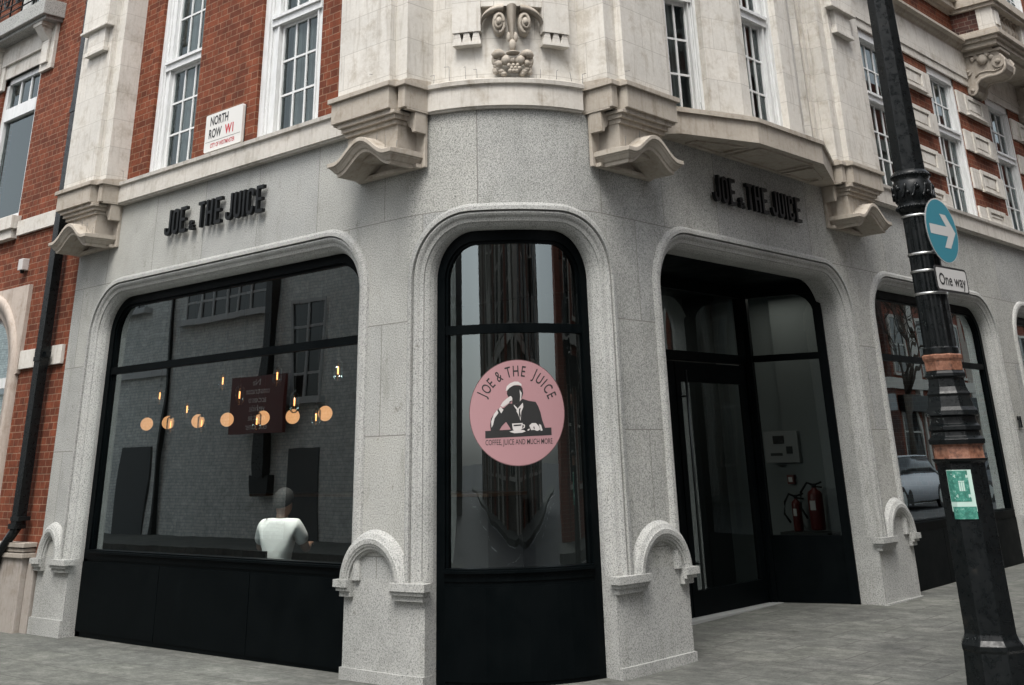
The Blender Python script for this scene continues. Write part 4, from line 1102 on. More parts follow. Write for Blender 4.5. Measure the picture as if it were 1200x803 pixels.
arc_text('JOE&THEJUICE', .785, .30, [ang(*p_) for p_ in ((176, 296), (191, 250), (219, 212), (272, 172), (337, 145), (388, 139), (440, 146), (510, 172), (546, 200), (574, 226), (602, 256), (632, 297))], sx=.66)
V, Fc = text_mesh('COFFEE, JUICE AND MUCH MORE', .145, .0006, .58)
xm = max(v[0] for v in V); k_ = .69/xm
curved('lettering', None, M_lblk, .0016, lg, [(x*k_+.015, y-.565) for x, y in V], Fc)

# ================================================================== LAMP POST AND ITS SIGNS
LP = (-3.35, 8.35)
lp = empty('lamp_post', 'tall black cast iron lamp post standing on the pavement in front of the far window', 'lamp post', loc=(LP[0], LP[1], G(*LP)))
PH = radians(-68.1-22.5)
def post(prof, name, m, n=8, ph=PH, smooth=False, bevel=0):
    mb = MB(); mb.lathe((LP[0], LP[1], 0), prof, n, smooth=smooth, ph=ph); return part(mb, name, m, lp, bevel=bevel)
post([(r, z) for z, r in ((.0, .235), (.10, .235), (.12, .215), (.33, .20), (.345, .205), (.37, .205), (.40, .182), (.43, .172), (1.44, .170), (1.455, .19), (1.47, .198))], 'base_box', M_gloss, bevel=.004)
post([(r, z) for z, r in ((1.47, .178), (1.48, .176), (1.545, .172), (1.555, .186), (1.56, .186))], 'tape_band', M_copper)
post([(r, z) for z, r in ((1.56, .198), (1.59, .202), (1.61, .178), (1.64, .172), (1.65, .188), (1.675, .186), (1.69, .166), (1.735, .160), (1.745, .192), (1.775, .186), (1.80, .166), (1.87, .150), (1.885, .158), (1.90, .148), (1.93, .136), (1.985, .130), (2.0, .148), (2.02, .146), (2.04, .130))], 'stepped_moulding', M_gloss, bevel=.003)
post([(r, z) for z, r in ((2.04, .134), (2.10, .136), (2.12, .146), (2.14, .148), (2.15, .13))], 'tape_band', M_copper)
mb = MB()   # fluted shaft
nf = 48; rows = []
for z, r in ((2.15, .125), (2.19, .125), (2.2, .119), (2.75, .114), (3.18, .112)):
    rows.append([(LP[0]+(r*(1-(.075 if (k % 6) in (2, 3, 4) and z > 2.195 else 0)))*cos(2*pi*k/nf), LP[1]+(r*(1-(.075 if (k % 6) in (2, 3, 4) and z > 2.195 else 0)))*sin(2*pi*k/nf), z) for k in range(nf)])
mb.grid(rows, False, True); part(mb, 'fluted_shaft', M_gloss, lp)
mb = MB(); mb.lathe((*LP, 0), [(.118, 3.16), (.135, 3.19), (.138, 3.21), (.124, 3.23), (.14, 3.25), (.148, 3.32), (.14, 3.39), (.128, 3.41), (.142, 3.43), (.145, 3.45), (.122, 3.48)], 32)
random.seed(5)
for k in range(12):
    a = 2*pi*k/12
    pts = [(LP[0]+.147*cos(a+.22*t*cos(t*3)), LP[1]+.147*sin(a+.22*t*cos(t*3)), 3.32+.05*sin(t*5)) for t in [i/8 for i in range(9)]]
    mb.tube(pts, .011, 6); mb.ball((LP[0]+.148*cos(a+.12), LP[1]+.148*sin(a+.12), 3.32+.02*(-1)**k), .017, nu=8, nv=6)
for k in range(32): a = 2*pi*k/32; mb.ball((LP[0]+.140*cos(a), LP[1]+.140*sin(a), 3.20), .011, nu=6, nv=4); mb.ball((LP[0]+.143*cos(a), LP[1]+.143*sin(a), 3.44), .010, nu=6, nv=4)
part(mb, 'leaf_collar', M_gloss, lp)
post([(r, z) for z, r in ((3.48, .122), (5.5, .098), (7.2, .085), (7.25, .11), (7.32, .11), (7.36, .07))], 'upper_shaft', M_gloss, bevel=.003)
mb = MB(); mb.lathe((*LP, 0), [(.06, 7.36), (.16, 7.46), (.26, 7.9), (.27, 7.93)], 8); part(mb, 'lantern_frame', M_gloss, lp)
mb = MB(); mb.lathe((*LP, 0), [(.28, 7.93), (.22, 8.08), (.06, 8.2), (.02, 8.32)], 8); part(mb, 'lantern_cap', M_gloss, lp)
for z in (3.125, 2.845, 2.72, 2.56): post([(.117, z), (.119, z+.002), (.119, z+.016), (.117, z+.018)], 'steel_strap', M_steel, n=32, smooth=True)
# sign faces
tt = Vector((sin(radians(5)), cos(radians(5)), 0)); nn_ = Vector((cos(radians(5)), -sin(radians(5)), 0))
M_blue = mat('sign_blue', (.035, .20, .26), .4); M_refl = mat('sign_white', (.50, .495, .48), .45); M_alu = mat('sign_grey', (.25, .26, .26), .5, .6)
c0 = Vector((-3.13, 8.21, 2.985))
ds = empty('turn_sign', 'round blue sign with a white arrow pointing right on the lamp post', 'road sign', loc=c0)
FD_ = lambda x, z, w: c0+tt*x+nn_*w+Vector((0, 0, z))
rr_ = .235
mb = MB(); mb.prism(FD_, circ(rr_, 48), -.004, 0); part(mb, 'plate', M_alu, ds)
mb = MB(); mb.poly([FD_(x, z, .0012) for x, z in circ(rr_*.995, 64)]); part(mb, 'white_rim', M_refl, ds, normals=False)
mb = MB(); mb.poly([FD_(x, z, .0024) for x, z in circ(rr_*.965, 64)]); part(mb, 'blue_face', M_blue, ds, normals=False)
ar = [(-.78, .15), (.30, .15), (-.02, .52), (.36, .52), (.84, 0), (.36, -.52), (-.02, -.52), (.30, -.15), (-.78, -.15)]
mb = MB()
for pl_ in ([(-.78, .15), (.30, .15), (.45, 0), (.30, -.15), (-.78, -.15)], [(.30, .15), (-.02, .52), (.36, .52), (.84, 0), (.45, 0)], [(.45, 0), (.84, 0), (.36, -.52), (-.02, -.52), (.30, -.15)]): mb.poly([FD_(x*rr_, z*rr_, .0036) for x, z in pl_])
part(mb, 'white_arrow', M_refl, ds, normals=False)
mb = MB(); mb.box(lambda a, b, c: FD_(a, b, c), -.02, .02, -.2, .2, -.03, -.005); mb.tube([FD_(-.02, .12, -.03), (LP[0]+.05, LP[1]-.02, 3.10)], .012); mb.tube([FD_(-.02, -.12, -.03), (LP[0]+.05, LP[1]-.02, 2.86)], .012); part(mb, 'bracket', M_alu, ds)
c1 = Vector((-3.125, 8.215, 2.635))
os_ = empty('one_way_plate', 'white rectangular plate reading One way below the round blue sign', 'road sign', loc=c1)
FO = lambda x, z, w: c1+tt*x+nn_*w+Vector((0, 0, z))
mb = MB(); mb.prism(FO, rrect(.475, .178, .03), -.004, 0); part(mb, 'plate', M_ink, os_)
mb = MB(); mb.poly([FO(x, z, .0014) for x, z in rrect(.445, .148, .02)]); part(mb, 'white_face', M_refl, os_, normals=False)
flat_text('lettering', 'One way', .115, FO, M_ink, os_, sx=.93, off=(0, -.008), w=.003, bold=.0012)
mb = MB(); mb.tube([FO(-.02, 0, -.01), (LP[0]+.05, LP[1]-.02, 2.635)], .012); part(mb, 'bracket', M_alu, os_)
# green notice wrapped round the post
RB = .1735; side_len = 2*RB*sin(pi/8); ap = RB*cos(pi/8)
def FB(x, z, w):
    k = round(x/side_len); loc_ = x-k*side_len; a = radians(-68.1)+k*pi/4
    nv = Vector((cos(a), sin(a), 0)); tv = Vector((-sin(a), cos(a), 0))
    return Vector((LP[0], LP[1], z))+nv*(ap+.003+w)+tv*loc_
gn = empty('green_notice', 'torn green and white assembly point notice stuck on the lamp post box', 'notice', loc=FB(-.05, 1.25, 0))
M_green = mat('notice_green', (.035, .20, .15), .5); _n = noise(M_green, 40, 5, .7); setc(M_green, ramp(M_green, _n, [(.38, (.02, .12, .09)), (.55, (.045, .22, .165)), (.7, (.25, .40, .35))]))
M_nw = mat('notice_white', (.42, .56, .50), .6)
def wrap(name, x0, x1, z0, z1, m, w, parent, skew=0):
    mb = MB(); xs = sorted({x0, x1}|{e for e in (-1.5*side_len+1e-5, -.5*side_len-1e-5, -.5*side_len+1e-5, .5*side_len-1e-5) if x0 < e < x1})
    mb.grid([[FB(x, z0+skew*(x-x0), w) for x in xs], [FB(x, z1+skew*(x-x0), w) for x in xs]]); return part(mb, name, m, parent, normals=False)
wrap('paper', -.115, .055, 1.145, 1.40, M_nw, 0, gn)
wrap('green_square', -.112, .03, 1.205, 1.395, M_green, .001, gn)
wrap('green_strip', -.105, .052, 1.10, 1.175, M_green, .0015, gn)
def gp(pts, w=.002):
    mb = MB(); mb.poly([FB(x, z, w) for x, z in pts]); return mb
gx, gzc = -.018, 1.30
mb = MB()
for sx_, sz_ in ((-1, 1), (1, 1), (-1, -1), (1, -1)):
    ax, az = gx+sx_*.044, gzc+sz_*.062
    def AR(a, b): return FB(ax+(-sx_)*(a*.7071-b*.7071), az+(-sz_)*(a*.7071+b*.7071), .0022)
    for pl_ in ([(-.018, -.004), (.004, -.004), (.004, .004), (-.018, .004)], [(.0, -.014), (.016, 0), (.0, .014)]): mb.poly([AR(a, b) for a, b in pl_])
for dx in (-.013, .0, .013):
    mb.poly([FB(gx+dx+.006*cos(t*pi/5), gzc+.027+.006*sin(t*pi/5), .0022+abs(dx)*.02) for t in range(10)]); mb.poly([FB(gx+dx+a, gzc+b, .0022+abs(dx)*.02) for a, b in ((-.005, .02), (.005, .02), (.005, -.03), (-.005, -.03))])
part(mb, 'pictogram', M_nw, gn, normals=False)

# ================================================================== INSIDE THE SHOP
M_cable = mat('cable', (.02, .02, .02), .6)
globes = [(-17.48, 10.5, 2.21), (-16.85, 10.5, 2.21), (-16.02, 10.5, 2.2), (-15.25, 10.5, 2.19), (-14.36, 10.5, 2.18), (-13.66, 10.5, 2.17), (-12.94, 10.5, 2.18)]
gname = ['leftmost', 'second from left', 'third from left', 'middle', 'third from right', 'second from right', 'rightmost']
for (x, y, z), nm in zip(globes, gname):
    e = empty('globe_lamp', 'warm lit round globe lamp, %s of the seven behind the wide window' % nm, 'lamp', 'lit globe lamps in a row inside the wide shop window', loc=(x, y, z))
    mb = MB(); mb.ball((x, y, z), .098, nu=20, nv=14); part(mb, 'globe', M_globe, e)
    mb = MB(); mb.tube([(x, y, z+.09), (x, y, z+.13)], .022); part(mb, 'fitting', M_letter, e)
    mb = MB(); mb.tube([(x, y, z+.12), (x, y, 3.62)], .004, 5); part(mb, 'cord', M_cable, e)
pend = [(-14.38, 9.0, 2.08), (-13.64, 9.0, 2.07), (-12.43, 9.0, 2.05), (-11.26, 9.0, 2.05), (-13.74, 8.4, 2.4), (-13.08, 8.4, 2.21), (-12.35, 8.4, 2.5), (-11.98, 8.4, 2.32), (-11.26, 8.4, 2.49), (-10.91, 8.4, 2.19), (-10.16, 8.4, 2.48)]
pd = ['low pendant, leftmost of four']+['low pendant, %s from left of four' % w_ for w_ in ('second', 'third')]+['low pendant, rightmost of four', 'high pendant, leftmost of seven']+['high pendant, %s from left of seven' % w_ for w_ in ('second', 'third', 'fourth', 'fifth', 'sixth')]+['high pendant, rightmost of seven']
def pendant(x, y, z, label, group='glass pendant lamps with glowing filaments'):
    e = empty('pendant_lamp', label, 'lamp', group, loc=(x, y, z))
    mb = MB(); mb.lathe((x, y, z-.11), [(.02, 0), (.045, .02), (.055, .08), (.055, .19), (.03, .215), (.022, .22)], 14, cap=False); part(mb, 'glass_shade', M_clear, e, normals=False)
    mb = MB(); mb.tube([(x, y, z-.035), (x, y, z+.045)], .0085, 8); part(mb, 'filament', M_fil, e)
    mb = MB(); mb.tube([(x, y, z+.08), (x, y, z+.14)], .018); part(mb, 'socket', M_letter, e)
    mb = MB(); mb.tube([(x, y, z+.14), (x, y, 3.62)], .004, 5); part(mb, 'cord', M_cable, e)
for (x, y, z), nm in zip(pend, pd): pendant(x, y, z, 'glowing filament lamp in the wide window: '+nm)
for (x, y, z), nm in zip(((-9.4, 12.0, 2.05), (-9.0, 11.6, 2.12), (-8.9, 12.0, 1.85), (-8.2, 11.3, 2.25)), ('leftmost', 'second from left', 'lowest', 'rightmost')):
    pendant(x, y, z, 'small glowing filament lamp seen through the glass door, %s of four' % nm, 'filament lamps seen through the door glass')
il = bpy.data.lights.new('lobby_fill', 'AREA'); il.shape = 'RECTANGLE'; il.size = .8; il.size_y = .5; il.energy = 1.6; il.color = (1, .9, .8)
ilo = bpy.data.objects.new('lobby_fill_light', il); COL.objects.link(ilo); ilo.location = (-7.15, 12.6, 3.3); ilo['label'] = 'added fill light behind the angled window beside the door'; ilo['category'] = 'light'  # added area light that brightens the grey lobby wall, no fitting modelled
il2 = bpy.data.lights.new('shirt_fill', 'AREA'); il2.shape = 'RECTANGLE'; il2.size = .5; il2.size_y = .5; il2.energy = 42; il2.color = (1, .93, .85)  # added fill that lifts the white shirt, not one of the shop's lamps
# things seen through the side light
M_exred = mat('extinguisher_red', (.11, .013, .011), .4); M_lab = mat('label_white', (.6, .6, .58), .5); M_boxw = mat('cabinet_white', (.25, .26, .26), .5)
bx_ = empty('wall_cabinet', 'white metal control cabinet on the grey lobby wall above the fire extinguishers', 'cabinet', loc=(-7.35, 13.0, 1.6))
FI = lambda u, v, z: Vector((u, 13.05-v, z))
mb = MB(); FI2 = lambda u, v, z: Vector((u, 13.2-v, z)); mb.box(FI2, -7.60, -7.14, 0, .2, 1.42, 1.77); part(mb, 'cabinet_body', M_boxw, bx_, bevel=.008)
mb = MB(); mb.box(FI2, -7.47, -7.32, .2, .206, 1.63, 1.72); part(mb, 'display', M_letter, bx_)
mb = MB(); mb.box(FI2, -7.52, -7.36, .2, .204, 1.50, 1.53); mb.box(FI2, -7.30, -7.22, .2, .21, 1.52, 1.60); part(mb, 'switches', M_dgrey, bx_)
al = empty('alarm_call_point', 'small red fire alarm call point on the grey wall under the white cabinet', 'alarm', loc=(-7.3, 13.0, 1.24))
mb = MB(); mb.box(FI, -7.34, -7.25, 0, .05, 1.19, 1.29); part(mb, 'housing', M_exred, al, bevel=.006)
mb = MB(); mb.box(FI, -7.32, -7.27, .05, .053, 1.215, 1.265); part(mb, 'press_plate', M_lab, al)
def extinguisher(x, y, z0, h, r, label, body):
    e = empty('fire_extinguisher', label, 'fire extinguisher', 'fire extinguishers behind the angled window', loc=(x, y, z0))
    mb = MB(); mb.lathe((x, y, z0), [(r*.9, 0), (r, .02), (r, h*.78), (r*.85, h*.86), (r*.35, h*.92), (r*.3, h*.95)], 20); part(mb, 'cylinder', body, e)
    mb = MB(); mb.lathe((x, y, z0+h*.95), [(r*.32, 0), (r*.32, .03)], 12); mb.tube([(x-.01, y, z0+h+.0), (x+.10, y, z0+h+.035)], .011, 6); mb.tube([(x-.01, y, z0+h-.01), (x+.10, y, z0+h-.02)], .010, 6); mb.tube([(x, y, z0+h*.95), (x, y, z0+h+.02)], .016); part(mb, 'valve_handle', M_letter, e)
    mb = MB(); mb.tube([(x, y, z0+h), (x-.08, y-.01, z0+h+.03), (x-r-.08, y-.02, z0+h*.85), (x-r-.10, y-.02, z0+h*.5), (x-r-.03, y-.02, z0+h*.25)], .013, 8); part(mb, 'hose', M_letter, e)
    mb = MB(); n = 6
    mb.grid([[(x+(r+.002)*cos(-pi*.62+i*.16), y+(r+.002)*sin(-pi*.62+i*.16), zz_) for i in range(n)] for zz_ in (z0+h*.45, z0+h*.66)], True); part(mb, 'label', M_lab, e, normals=False)
    return e
extinguisher(-6.92, 12.85, .72, .46, .085, 'large red fire extinguisher with a white label behind the angled window', M_exred)
extinguisher(-7.19, 12.88, .70, .36, .055, 'small slim red fire extinguisher left of the large one', M_exred)
sh = empty('extinguisher_shelf', 'low dark shelf carrying the two fire extinguishers', 'shelf', loc=(-7.0, 12.85, .6))
mb = MB(); mb.box(I, -7.35, -6.75, 12.72, 13.04, .66, .70); part(mb, 'shelf_top', M_dgrey, sh, bevel=.004)
for x in (-7.32, -6.80): mb = MB(); mb.box(I, x, x+.03, 12.75, 13.0, .07, .66); part(mb, 'leg', M_dgrey, sh)
# furniture
def stool(x, y, label):
    e = empty('dining_chair', label, 'chair', 'dark chairs by the wide window', loc=(x, y, .08))
    mb = MB(); mb.box(I, x-.2, x+.2, y-.2, y+.2, .45, .49); part(mb, 'seat', M_letter, e, bevel=.012)
    for sx_ in (-1, 1):
        for sy_ in (-1, 1): mb = MB(); mb.tube([(x+sx_*.17, y+sy_*.17, .46), (x+sx_*.2, y+sy_*.2, .08)], .014); part(mb, 'leg', M_letter, e)
    mb = MB(); mb.box(I, x-.18, x+.18, y-.235, y-.205, .60, .80); mb.tube([(x-.17, y-.2, .47), (x-.17, y-.22, .78)], .012); mb.tube([(x+.17, y-.2, .47), (x+.17, y-.22, .78)], .012); part(mb, 'backrest', M_letter, e)
    return e
def table(x, y, label):
    e = empty('cafe_table', label, 'table', 'small cafe tables by the wide window', loc=(x, y, .08))
    mb = MB(); mb.lathe((x, y, .77), [(.33, 0), (.345, .01), (.345, .03), (.33, .035)], 28); part(mb, 'table_top', mat('dark_wood', (.06, .04, .03), .45), e)
    mb = MB(); mb.tube([(x, y, .1), (x, y, .77)], .03); part(mb, 'column', M_letter, e)
    mb = MB(); mb.lathe((x, y, .078), [(.22, 0), (.21, .015), (.03, .03)], 24); part(mb, 'base', M_letter, e)
stool(-9.95, 7.5, 'dark chair under the seated person in the white shirt'); table(-9.05, 8.15, 'small round dark table between the two seated people')
stool(-9.7, 8.95, 'dark chair under the seated person in dark clothes')
struct('counter', lambda b: b.box(I, -15.5, -10.5, 11.2, 11.9, .075, 1.15), M_dark) if False else None
ct = empty('shop_counter', 'long dark counter at the back of the shop behind the wide window', 'counter', loc=(-13, 11.5, .08))
mb = MB(); mb.box(I, -15.5, -10.6, 11.25, 11.9, .078, 1.12); part(mb, 'counter_front', M_dark, ct); mb = MB(); mb.box(I, -15.55, -10.55, 11.2, 11.95, 1.12, 1.16); part(mb, 'counter_top', mat('counter_wood', (.10, .055, .03), .4), ct, bevel=.006)
# ---- people -----------------------------------------------------------------
def skin_mesh(name, J, E_, m, root=0, sub=2):
    me = bpy.data.meshes.new(name); names = list(J); ix = {k: i for i, k in enumerate(names)}
    me.from_pydata([J[k][0] for k in names], [(ix[a], ix[b]) for a, b in E_], [])
    o = bpy.data.objects.new(name, me); COL.objects.link(o)
    md = o.modifiers.new('s', 'SKIN'); md.use_smooth_shade = True; md.branch_smoothing = .3
    for i, k in enumerate(names):
        r = J[k][1]; me.skin_vertices[0].data[i].radius = (r, r) if isinstance(r, (int, float)) else r
        me.skin_vertices[0].data[i].use_root = (i == root)
    sb2 = o.modifiers.new('u', 'SUBSURF'); sb2.levels = sub; sb2.render_levels = sub
    bpy.context.view_layer.update(); dg = bpy.context.evaluated_depsgraph_get(); m2 = bpy.data.meshes.new_from_object(o.evaluated_get(dg))
    bpy.data.objects.remove(o); m2.name = name; m2.materials.clear(); m2.materials.append(m); m2.polygons.foreach_set('use_smooth', [True]*len(m2.polygons))
    o = bpy.data.objects.new(name, m2); COL.objects.link(o); return o
def person(loc, heading, label, skin, shirt, trousers, hair, hold_up=False, group=None):
    e = empty('person', label, 'person', group, loc=loc)
    c_, s_ = cos(heading), sin(heading)
    Tm = lambda p: (p[0]*c_-p[1]*s_, p[0]*s_+p[1]*c_, p[2])
    J = {}
    def j(k, p, r): J[k] = (Tm(p), r)
    j('pelvis', (0, 0, .53), (.13, .105)); j('spine', (0, .03, .72), (.125, .095)); j('chest', (0, .07, .93), (.15, .105)); j('neckb', (0, .09, 1.06), .065); j('neck', (0, .115, 1.10), .055)
    j('head0', (0, .145, 1.165), (.072, .084)); j('head1', (0, .145, 1.235), (.08, .094)); j('head2', (0, .14, 1.295), (.062, .072)); j('nose', (0, .245, 1.195), .014)
    Ed = [('pelvis', 'spine'), ('spine', 'chest'), ('chest', 'neckb'), ('neckb', 'neck'), ('neck', 'head0'), ('head0', 'head1'), ('head1', 'head2'), ('head0', 'nose')]
    for sg, nm in ((-1, 'l'), (1, 'r')):
        up = hold_up and sg > 0
        j('sh'+nm, (sg*.175, .07, 1.02), .06); j('el'+nm, (sg*.25, .17, .80), .044)
        wr = (sg*.15, .36, .93) if up else (sg*.17, .42, .83)
        j('wr'+nm, wr, .028); d = (Vector(wr)-Vector((sg*.25, .17, .80))).normalized(); pm = Vector(wr)+d*.055; j('pm'+nm, pm, (.038, .018))
        Ed += [('chest', 'sh'+nm), ('sh'+nm, 'el'+nm), ('el'+nm, 'wr'+nm), ('wr'+nm, 'pm'+nm)]
        sd_ = Vector((1, 0, 0)) if not up else Vector((0.3, 0, .95))
        for q_, (off_, ln) in enumerate(((-.030, .062), (-.010, .075), (.010, .078), (.030, .066))):
            a = pm+d*.035+sd_*off_; b = a+d*ln*.5+Vector((0, 0, -.008)); c = b+d*ln*.35+Vector((0, 0, -.022))
            j('fa%d%s' % (q_, nm), a, .0095); j('fb%d%s' % (q_, nm), b, .0088); j('fc%d%s' % (q_, nm), c, .0075)
            Ed += [('pm'+nm, 'fa%d%s' % (q_, nm)), ('fa%d%s' % (q_, nm), 'fb%d%s' % (q_, nm)), ('fb%d%s' % (q_, nm), 'fc%d%s' % (q_, nm))]
        t0 = Vector(wr)+d*.02-sd_*.035*sg; t1 = t0-sd_*.02*sg+d*.035; j('ta'+nm, t0, .012); j('tb'+nm, t1, .0095); Ed += [('wr'+nm, 'ta'+nm), ('ta'+nm, 'tb'+nm)]
        j('hp'+nm, (sg*.095, .03, .53), .09); j('kn'+nm, (sg*.12, .44, .53), .062); j('an'+nm, (sg*.12, .42, .14), .042); j('to'+nm, (sg*.13, .58, .095), .035)
        Ed += [('pelvis', 'hp'+nm), ('hp'+nm, 'kn'+nm), ('kn'+nm, 'an'+nm), ('an'+nm, 'to'+nm)]
    b = skin_mesh('body', J, Ed, skin); b.parent = e
    K = {k: v for k, v in J.items() if k in ('pelvis', 'spine', 'chest', 'neckb', 'shl', 'shr', 'ell', 'elr')}
    for k, g in (('pelvis', .02), ('spine', .035), ('chest', .04), ('neckb', .04), ('shl', .028), ('shr', .028)):
        p, r = K[k]; K[k] = (p, tuple(x+g for x in r) if isinstance(r, tuple) else r+g)
    for nm in 'lr':
        p = Vector(K['sh'+nm][0]).lerp(Vector(K['el'+nm][0]), .78); K['el'+nm] = (tuple(p), .07)
    s = skin_mesh('shirt', K, [('pelvis', 'spine'), ('spine', 'chest'), ('chest', 'neckb'), ('chest', 'shl'), ('shl', 'ell'), ('chest', 'shr'), ('shr', 'elr')], shirt); s.parent = e
    K = {k: (v[0], (v[1]+.012) if not isinstance(v[1], tuple) else tuple(x+.012 for x in v[1])) for k, v in J.items() if k in ('pelvis', 'hpl', 'hpr', 'knl', 'knr', 'anl', 'anr')}
    t = skin_mesh('trousers', K, [('pelvis', 'hpl'), ('pelvis', 'hpr'), ('hpl', 'knl'), ('hpr', 'knr'), ('knl', 'anl'), ('knr', 'anr')], trousers); t.parent = e
    mb = MB(); hc = Vector(Tm((0, .135, 1.255)))
    rows = []
    for i in range(9):
        th = pi*.60*i/8
        rows.append([hc+Vector(Tm((.100*sin(th)*cos(2*pi*k/18), .118*sin(th)*sin(2*pi*k/18)-(.012 if i > 4 else 0), .105*cos(th)-(.05*max(0, -sin(2*pi*k/18)) if i > 5 else 0)))) for k in range(18)])
    mb.grid(rows, True, True)
    h = mb.build('hair', hair, None); h.parent = e
    mb = MB()
    for sg in (-1, 1): mb.ball(Tm((sg*.032, .232, 1.222)), .009, nu=8, nv=6)
    ey = mb.build('eyes', M_lab, None); ey.parent = e
    return e
M_skin = mat('skin', (.28, .15, .10), .5); M_shirt = mat('white_shirt', (.80, .78, .76), .8); M_dcl = mat('dark_cloth', (.02, .022, .025), .85); M_hair = mat('dark_hair', (.010, .008, .007), .8)
_n = noise(M_shirt, 9, 4, .6); bump(M_shirt, _n, .35, .02)
person((-9.98, 7.55, -.02), radians(28), 'seated person in a white shirt with their back to the wide window', M_skin, M_shirt, M_dcl, M_hair)
person((-9.45, 8.85, -.02), radians(185), 'seated person in dark clothes facing the white shirted person and holding a cup', M_skin, M_dcl, M_dcl, M_hair, hold_up=True)
cu_ = empty('coffee_cup', 'paper cup with a teal band in front of the person in dark clothes', 'cup', loc=(-9.1, 8.3, .81))
mb = MB(); mb.lathe((-9.1, 8.3, .806), [(.028, 0), (.038, .10), (.040, .102)], 16); part(mb, 'cup', M_lab, cu_); mb = MB(); mb.lathe((-9.1, 8.3, .806), [(.0325, .03), (.0375, .075)], 16, cap=False); part(mb, 'band', mat('teal', (.05, .3, .28), .5), cu_)
ilo2 = bpy.data.objects.new('shirt_fill_light', il2); COL.objects.link(ilo2); ilo2.location = (-9.9, 7.35, 3.0); ilo2['label'] = 'added warm fill light over the tables by the wide window'; ilo2['category'] = 'light'  # fill light added close above the seated figure, without a fitting

# ================================================================== THE STREET BEHIND THE CAMERA (seen in the glass)
M_wd = mat('dark_window', (.012, .015, .017), .12)
def facade(root, F, u0, u1, z1, cols, rows_, wall, trim, ww=1.2, wh=1.9, z_first=1.0, pitch_z=3.2, skip=None, stone_bands=False):
    pt = (u1-u0)/cols; proto = None
    for i in range(cols):
        for k in range(rows_):
            if skip and skip(i, k): continue
            uc, zc = u0+pt*(i+.5), z_first+pitch_z*k
            if proto is None:
                mb = MB(); G_ = lambda a, b, c: F(u0+a, b, c)
                for a, b_, c, d_, v in ((-ww/2-.12, -ww/2, -.05, wh+.12, .06), (ww/2, ww/2+.12, -.05, wh+.12, .06), (-ww/2, ww/2, wh, wh+.12, .06), (-ww/2-.2, ww/2+.2, -.14, -.05, .14), (-.025, .025, 0, wh, .04), (-ww/2, ww/2, wh*.5-.03, wh*.5+.03, .05)): mb.box(G_, a, b_, 0, v, c, d_)
                pw = mb.build('window', trim, None); mb = MB(); mb.poly([G_(-ww/2, .012, 0), G_(ww/2, .012, 0), G_(ww/2, .012, wh), G_(-ww/2, .012, wh)]); pp = mb.build('glass_pane', M_wd, None, normals=False)
                proto = (pw, pp); wn, wp = pw, pp
            else:
                wn = proto[0].copy(); wp = proto[1].copy(); COL.objects.link(wn); COL.objects.link(wp)
            wn.parent = root; wp.parent = wn
            off_ = F(u0+(uc-u0), 0, 0)-F(u0, 0, 0); wn.location = Vector((off_.x, off_.y, zc))-root.location; wp.location = (0, 0, 0)
# pale building across North Row
ob = empty('pale_brick_building', 'pale painted brick building across North Row, mirrored in the wide window', 'building', loc=(-30, -8, 0))
mb = MB(); mb.box(I, -60, -9, -24, -4, -.15, 8.6); part(mb, 'wall', M_brickp, ob)
mb = MB(); mb.box(I, -60.1, -8.9, -24, -3.85, 8.6, 8.9); mb.box(I, -60, -28.4, -4.001, -3.9, 3.85, 4.05); part(mb, 'cornice', mat('pale_trim', (.45, .46, .45), .7), ob)
mb = MB(); mb.box(I, -28.4, -9, -4, -3.96, 0, 8.0) if False else mb.box(I, -28.45, -28.35, -3.97, -3.85, 0, 8.6); part(mb, 'drainpipe', M_gloss, ob)
mb = MB(); mb.box(I, -23.93, -23.66, -3.97, -3.72, 1.3, 8.6); part(mb, 'drainpipe', M_gloss, ob)
FO2 = lambda u, v, z: Vector((u, -4+v, z))
def owin(x0, x1, z0, z1, cols, rows2, nm='window'):
    mb = MB()
    mb.box(FO2, x0-.08, x0, 0, .06, z0, z1); mb.box(FO2, x1, x1+.08, 0, .06, z0, z1); mb.box(FO2, x0-.08, x1+.08, 0, .06, z1, z1+.08); mb.box(FO2, x0-.25, x1+.25, 0, .2, z0-.15, z0)
    for k in range(1, cols): x = x0+(x1-x0)*k/cols; mb.box(FO2, x-.04, x+.04, 0, .05, z0, z1)
    for k in range(1, rows2): z = z0+(z1-z0)*k/rows2; mb.box(FO2, x0, x1, 0, .03, z-.03, z+.03)
    f = part(mb, nm, mat('trim_grey', (.42, .43, .42), .6), ob)
    mb = MB(); mb.poly([FO2(x0, .01, z0), FO2(x1, .01, z0), FO2(x1, .01, z1), FO2(x0, .01, z1)]); part(mb, 'glass_pane', M_wd, f, normals=False)
owin(-27.7, -24.2, 5.2, 6.1, 6, 2); owin(-22.95, -21.9, 3.0, 5.15, 2, 4); owin(-30.9, -29.95, 5.75, 7.4, 2, 2); owin(-20.3, -19.2, 3.0, 5.15, 2, 4); owin(-17.5, -14, 5.2, 6.1, 6, 2); owin(-36, -34.8, 4.6, 6.6, 2, 4); owin(-41, -39.8, 4.6, 6.6, 2, 4)
for x0, x1, z1 in ((-30.4, -28.9, 2.1), (-23.0, -21.8, 1.9), (-18.5, -17.4, 2.1), (-13, -11.8, 2.1)):
    mb = MB(); mb.box(FO2, x0, x1, 0, .03, -.0, z1); part(mb, 'door', mat('grey_door', (.045, .05, .05), .6), ob); 
mb = MB(); mb.box(FO2, -24.1, -23.5, 0, .2, .9, 1.35); part(mb, 'meter_box', M_letter, ob)
rs = empty('construction_board', 'dark red construction notice board on the pale brick wall across the street', 'sign', loc=(-23.85, -3.5, 2.9))
mb = MB(); mb.box(I, -24.9, -22.8, -3.70, -3.64, 2.25, 3.55); part(mb, 'board', mat('board_red', (.13, .024, .018), .5), rs)
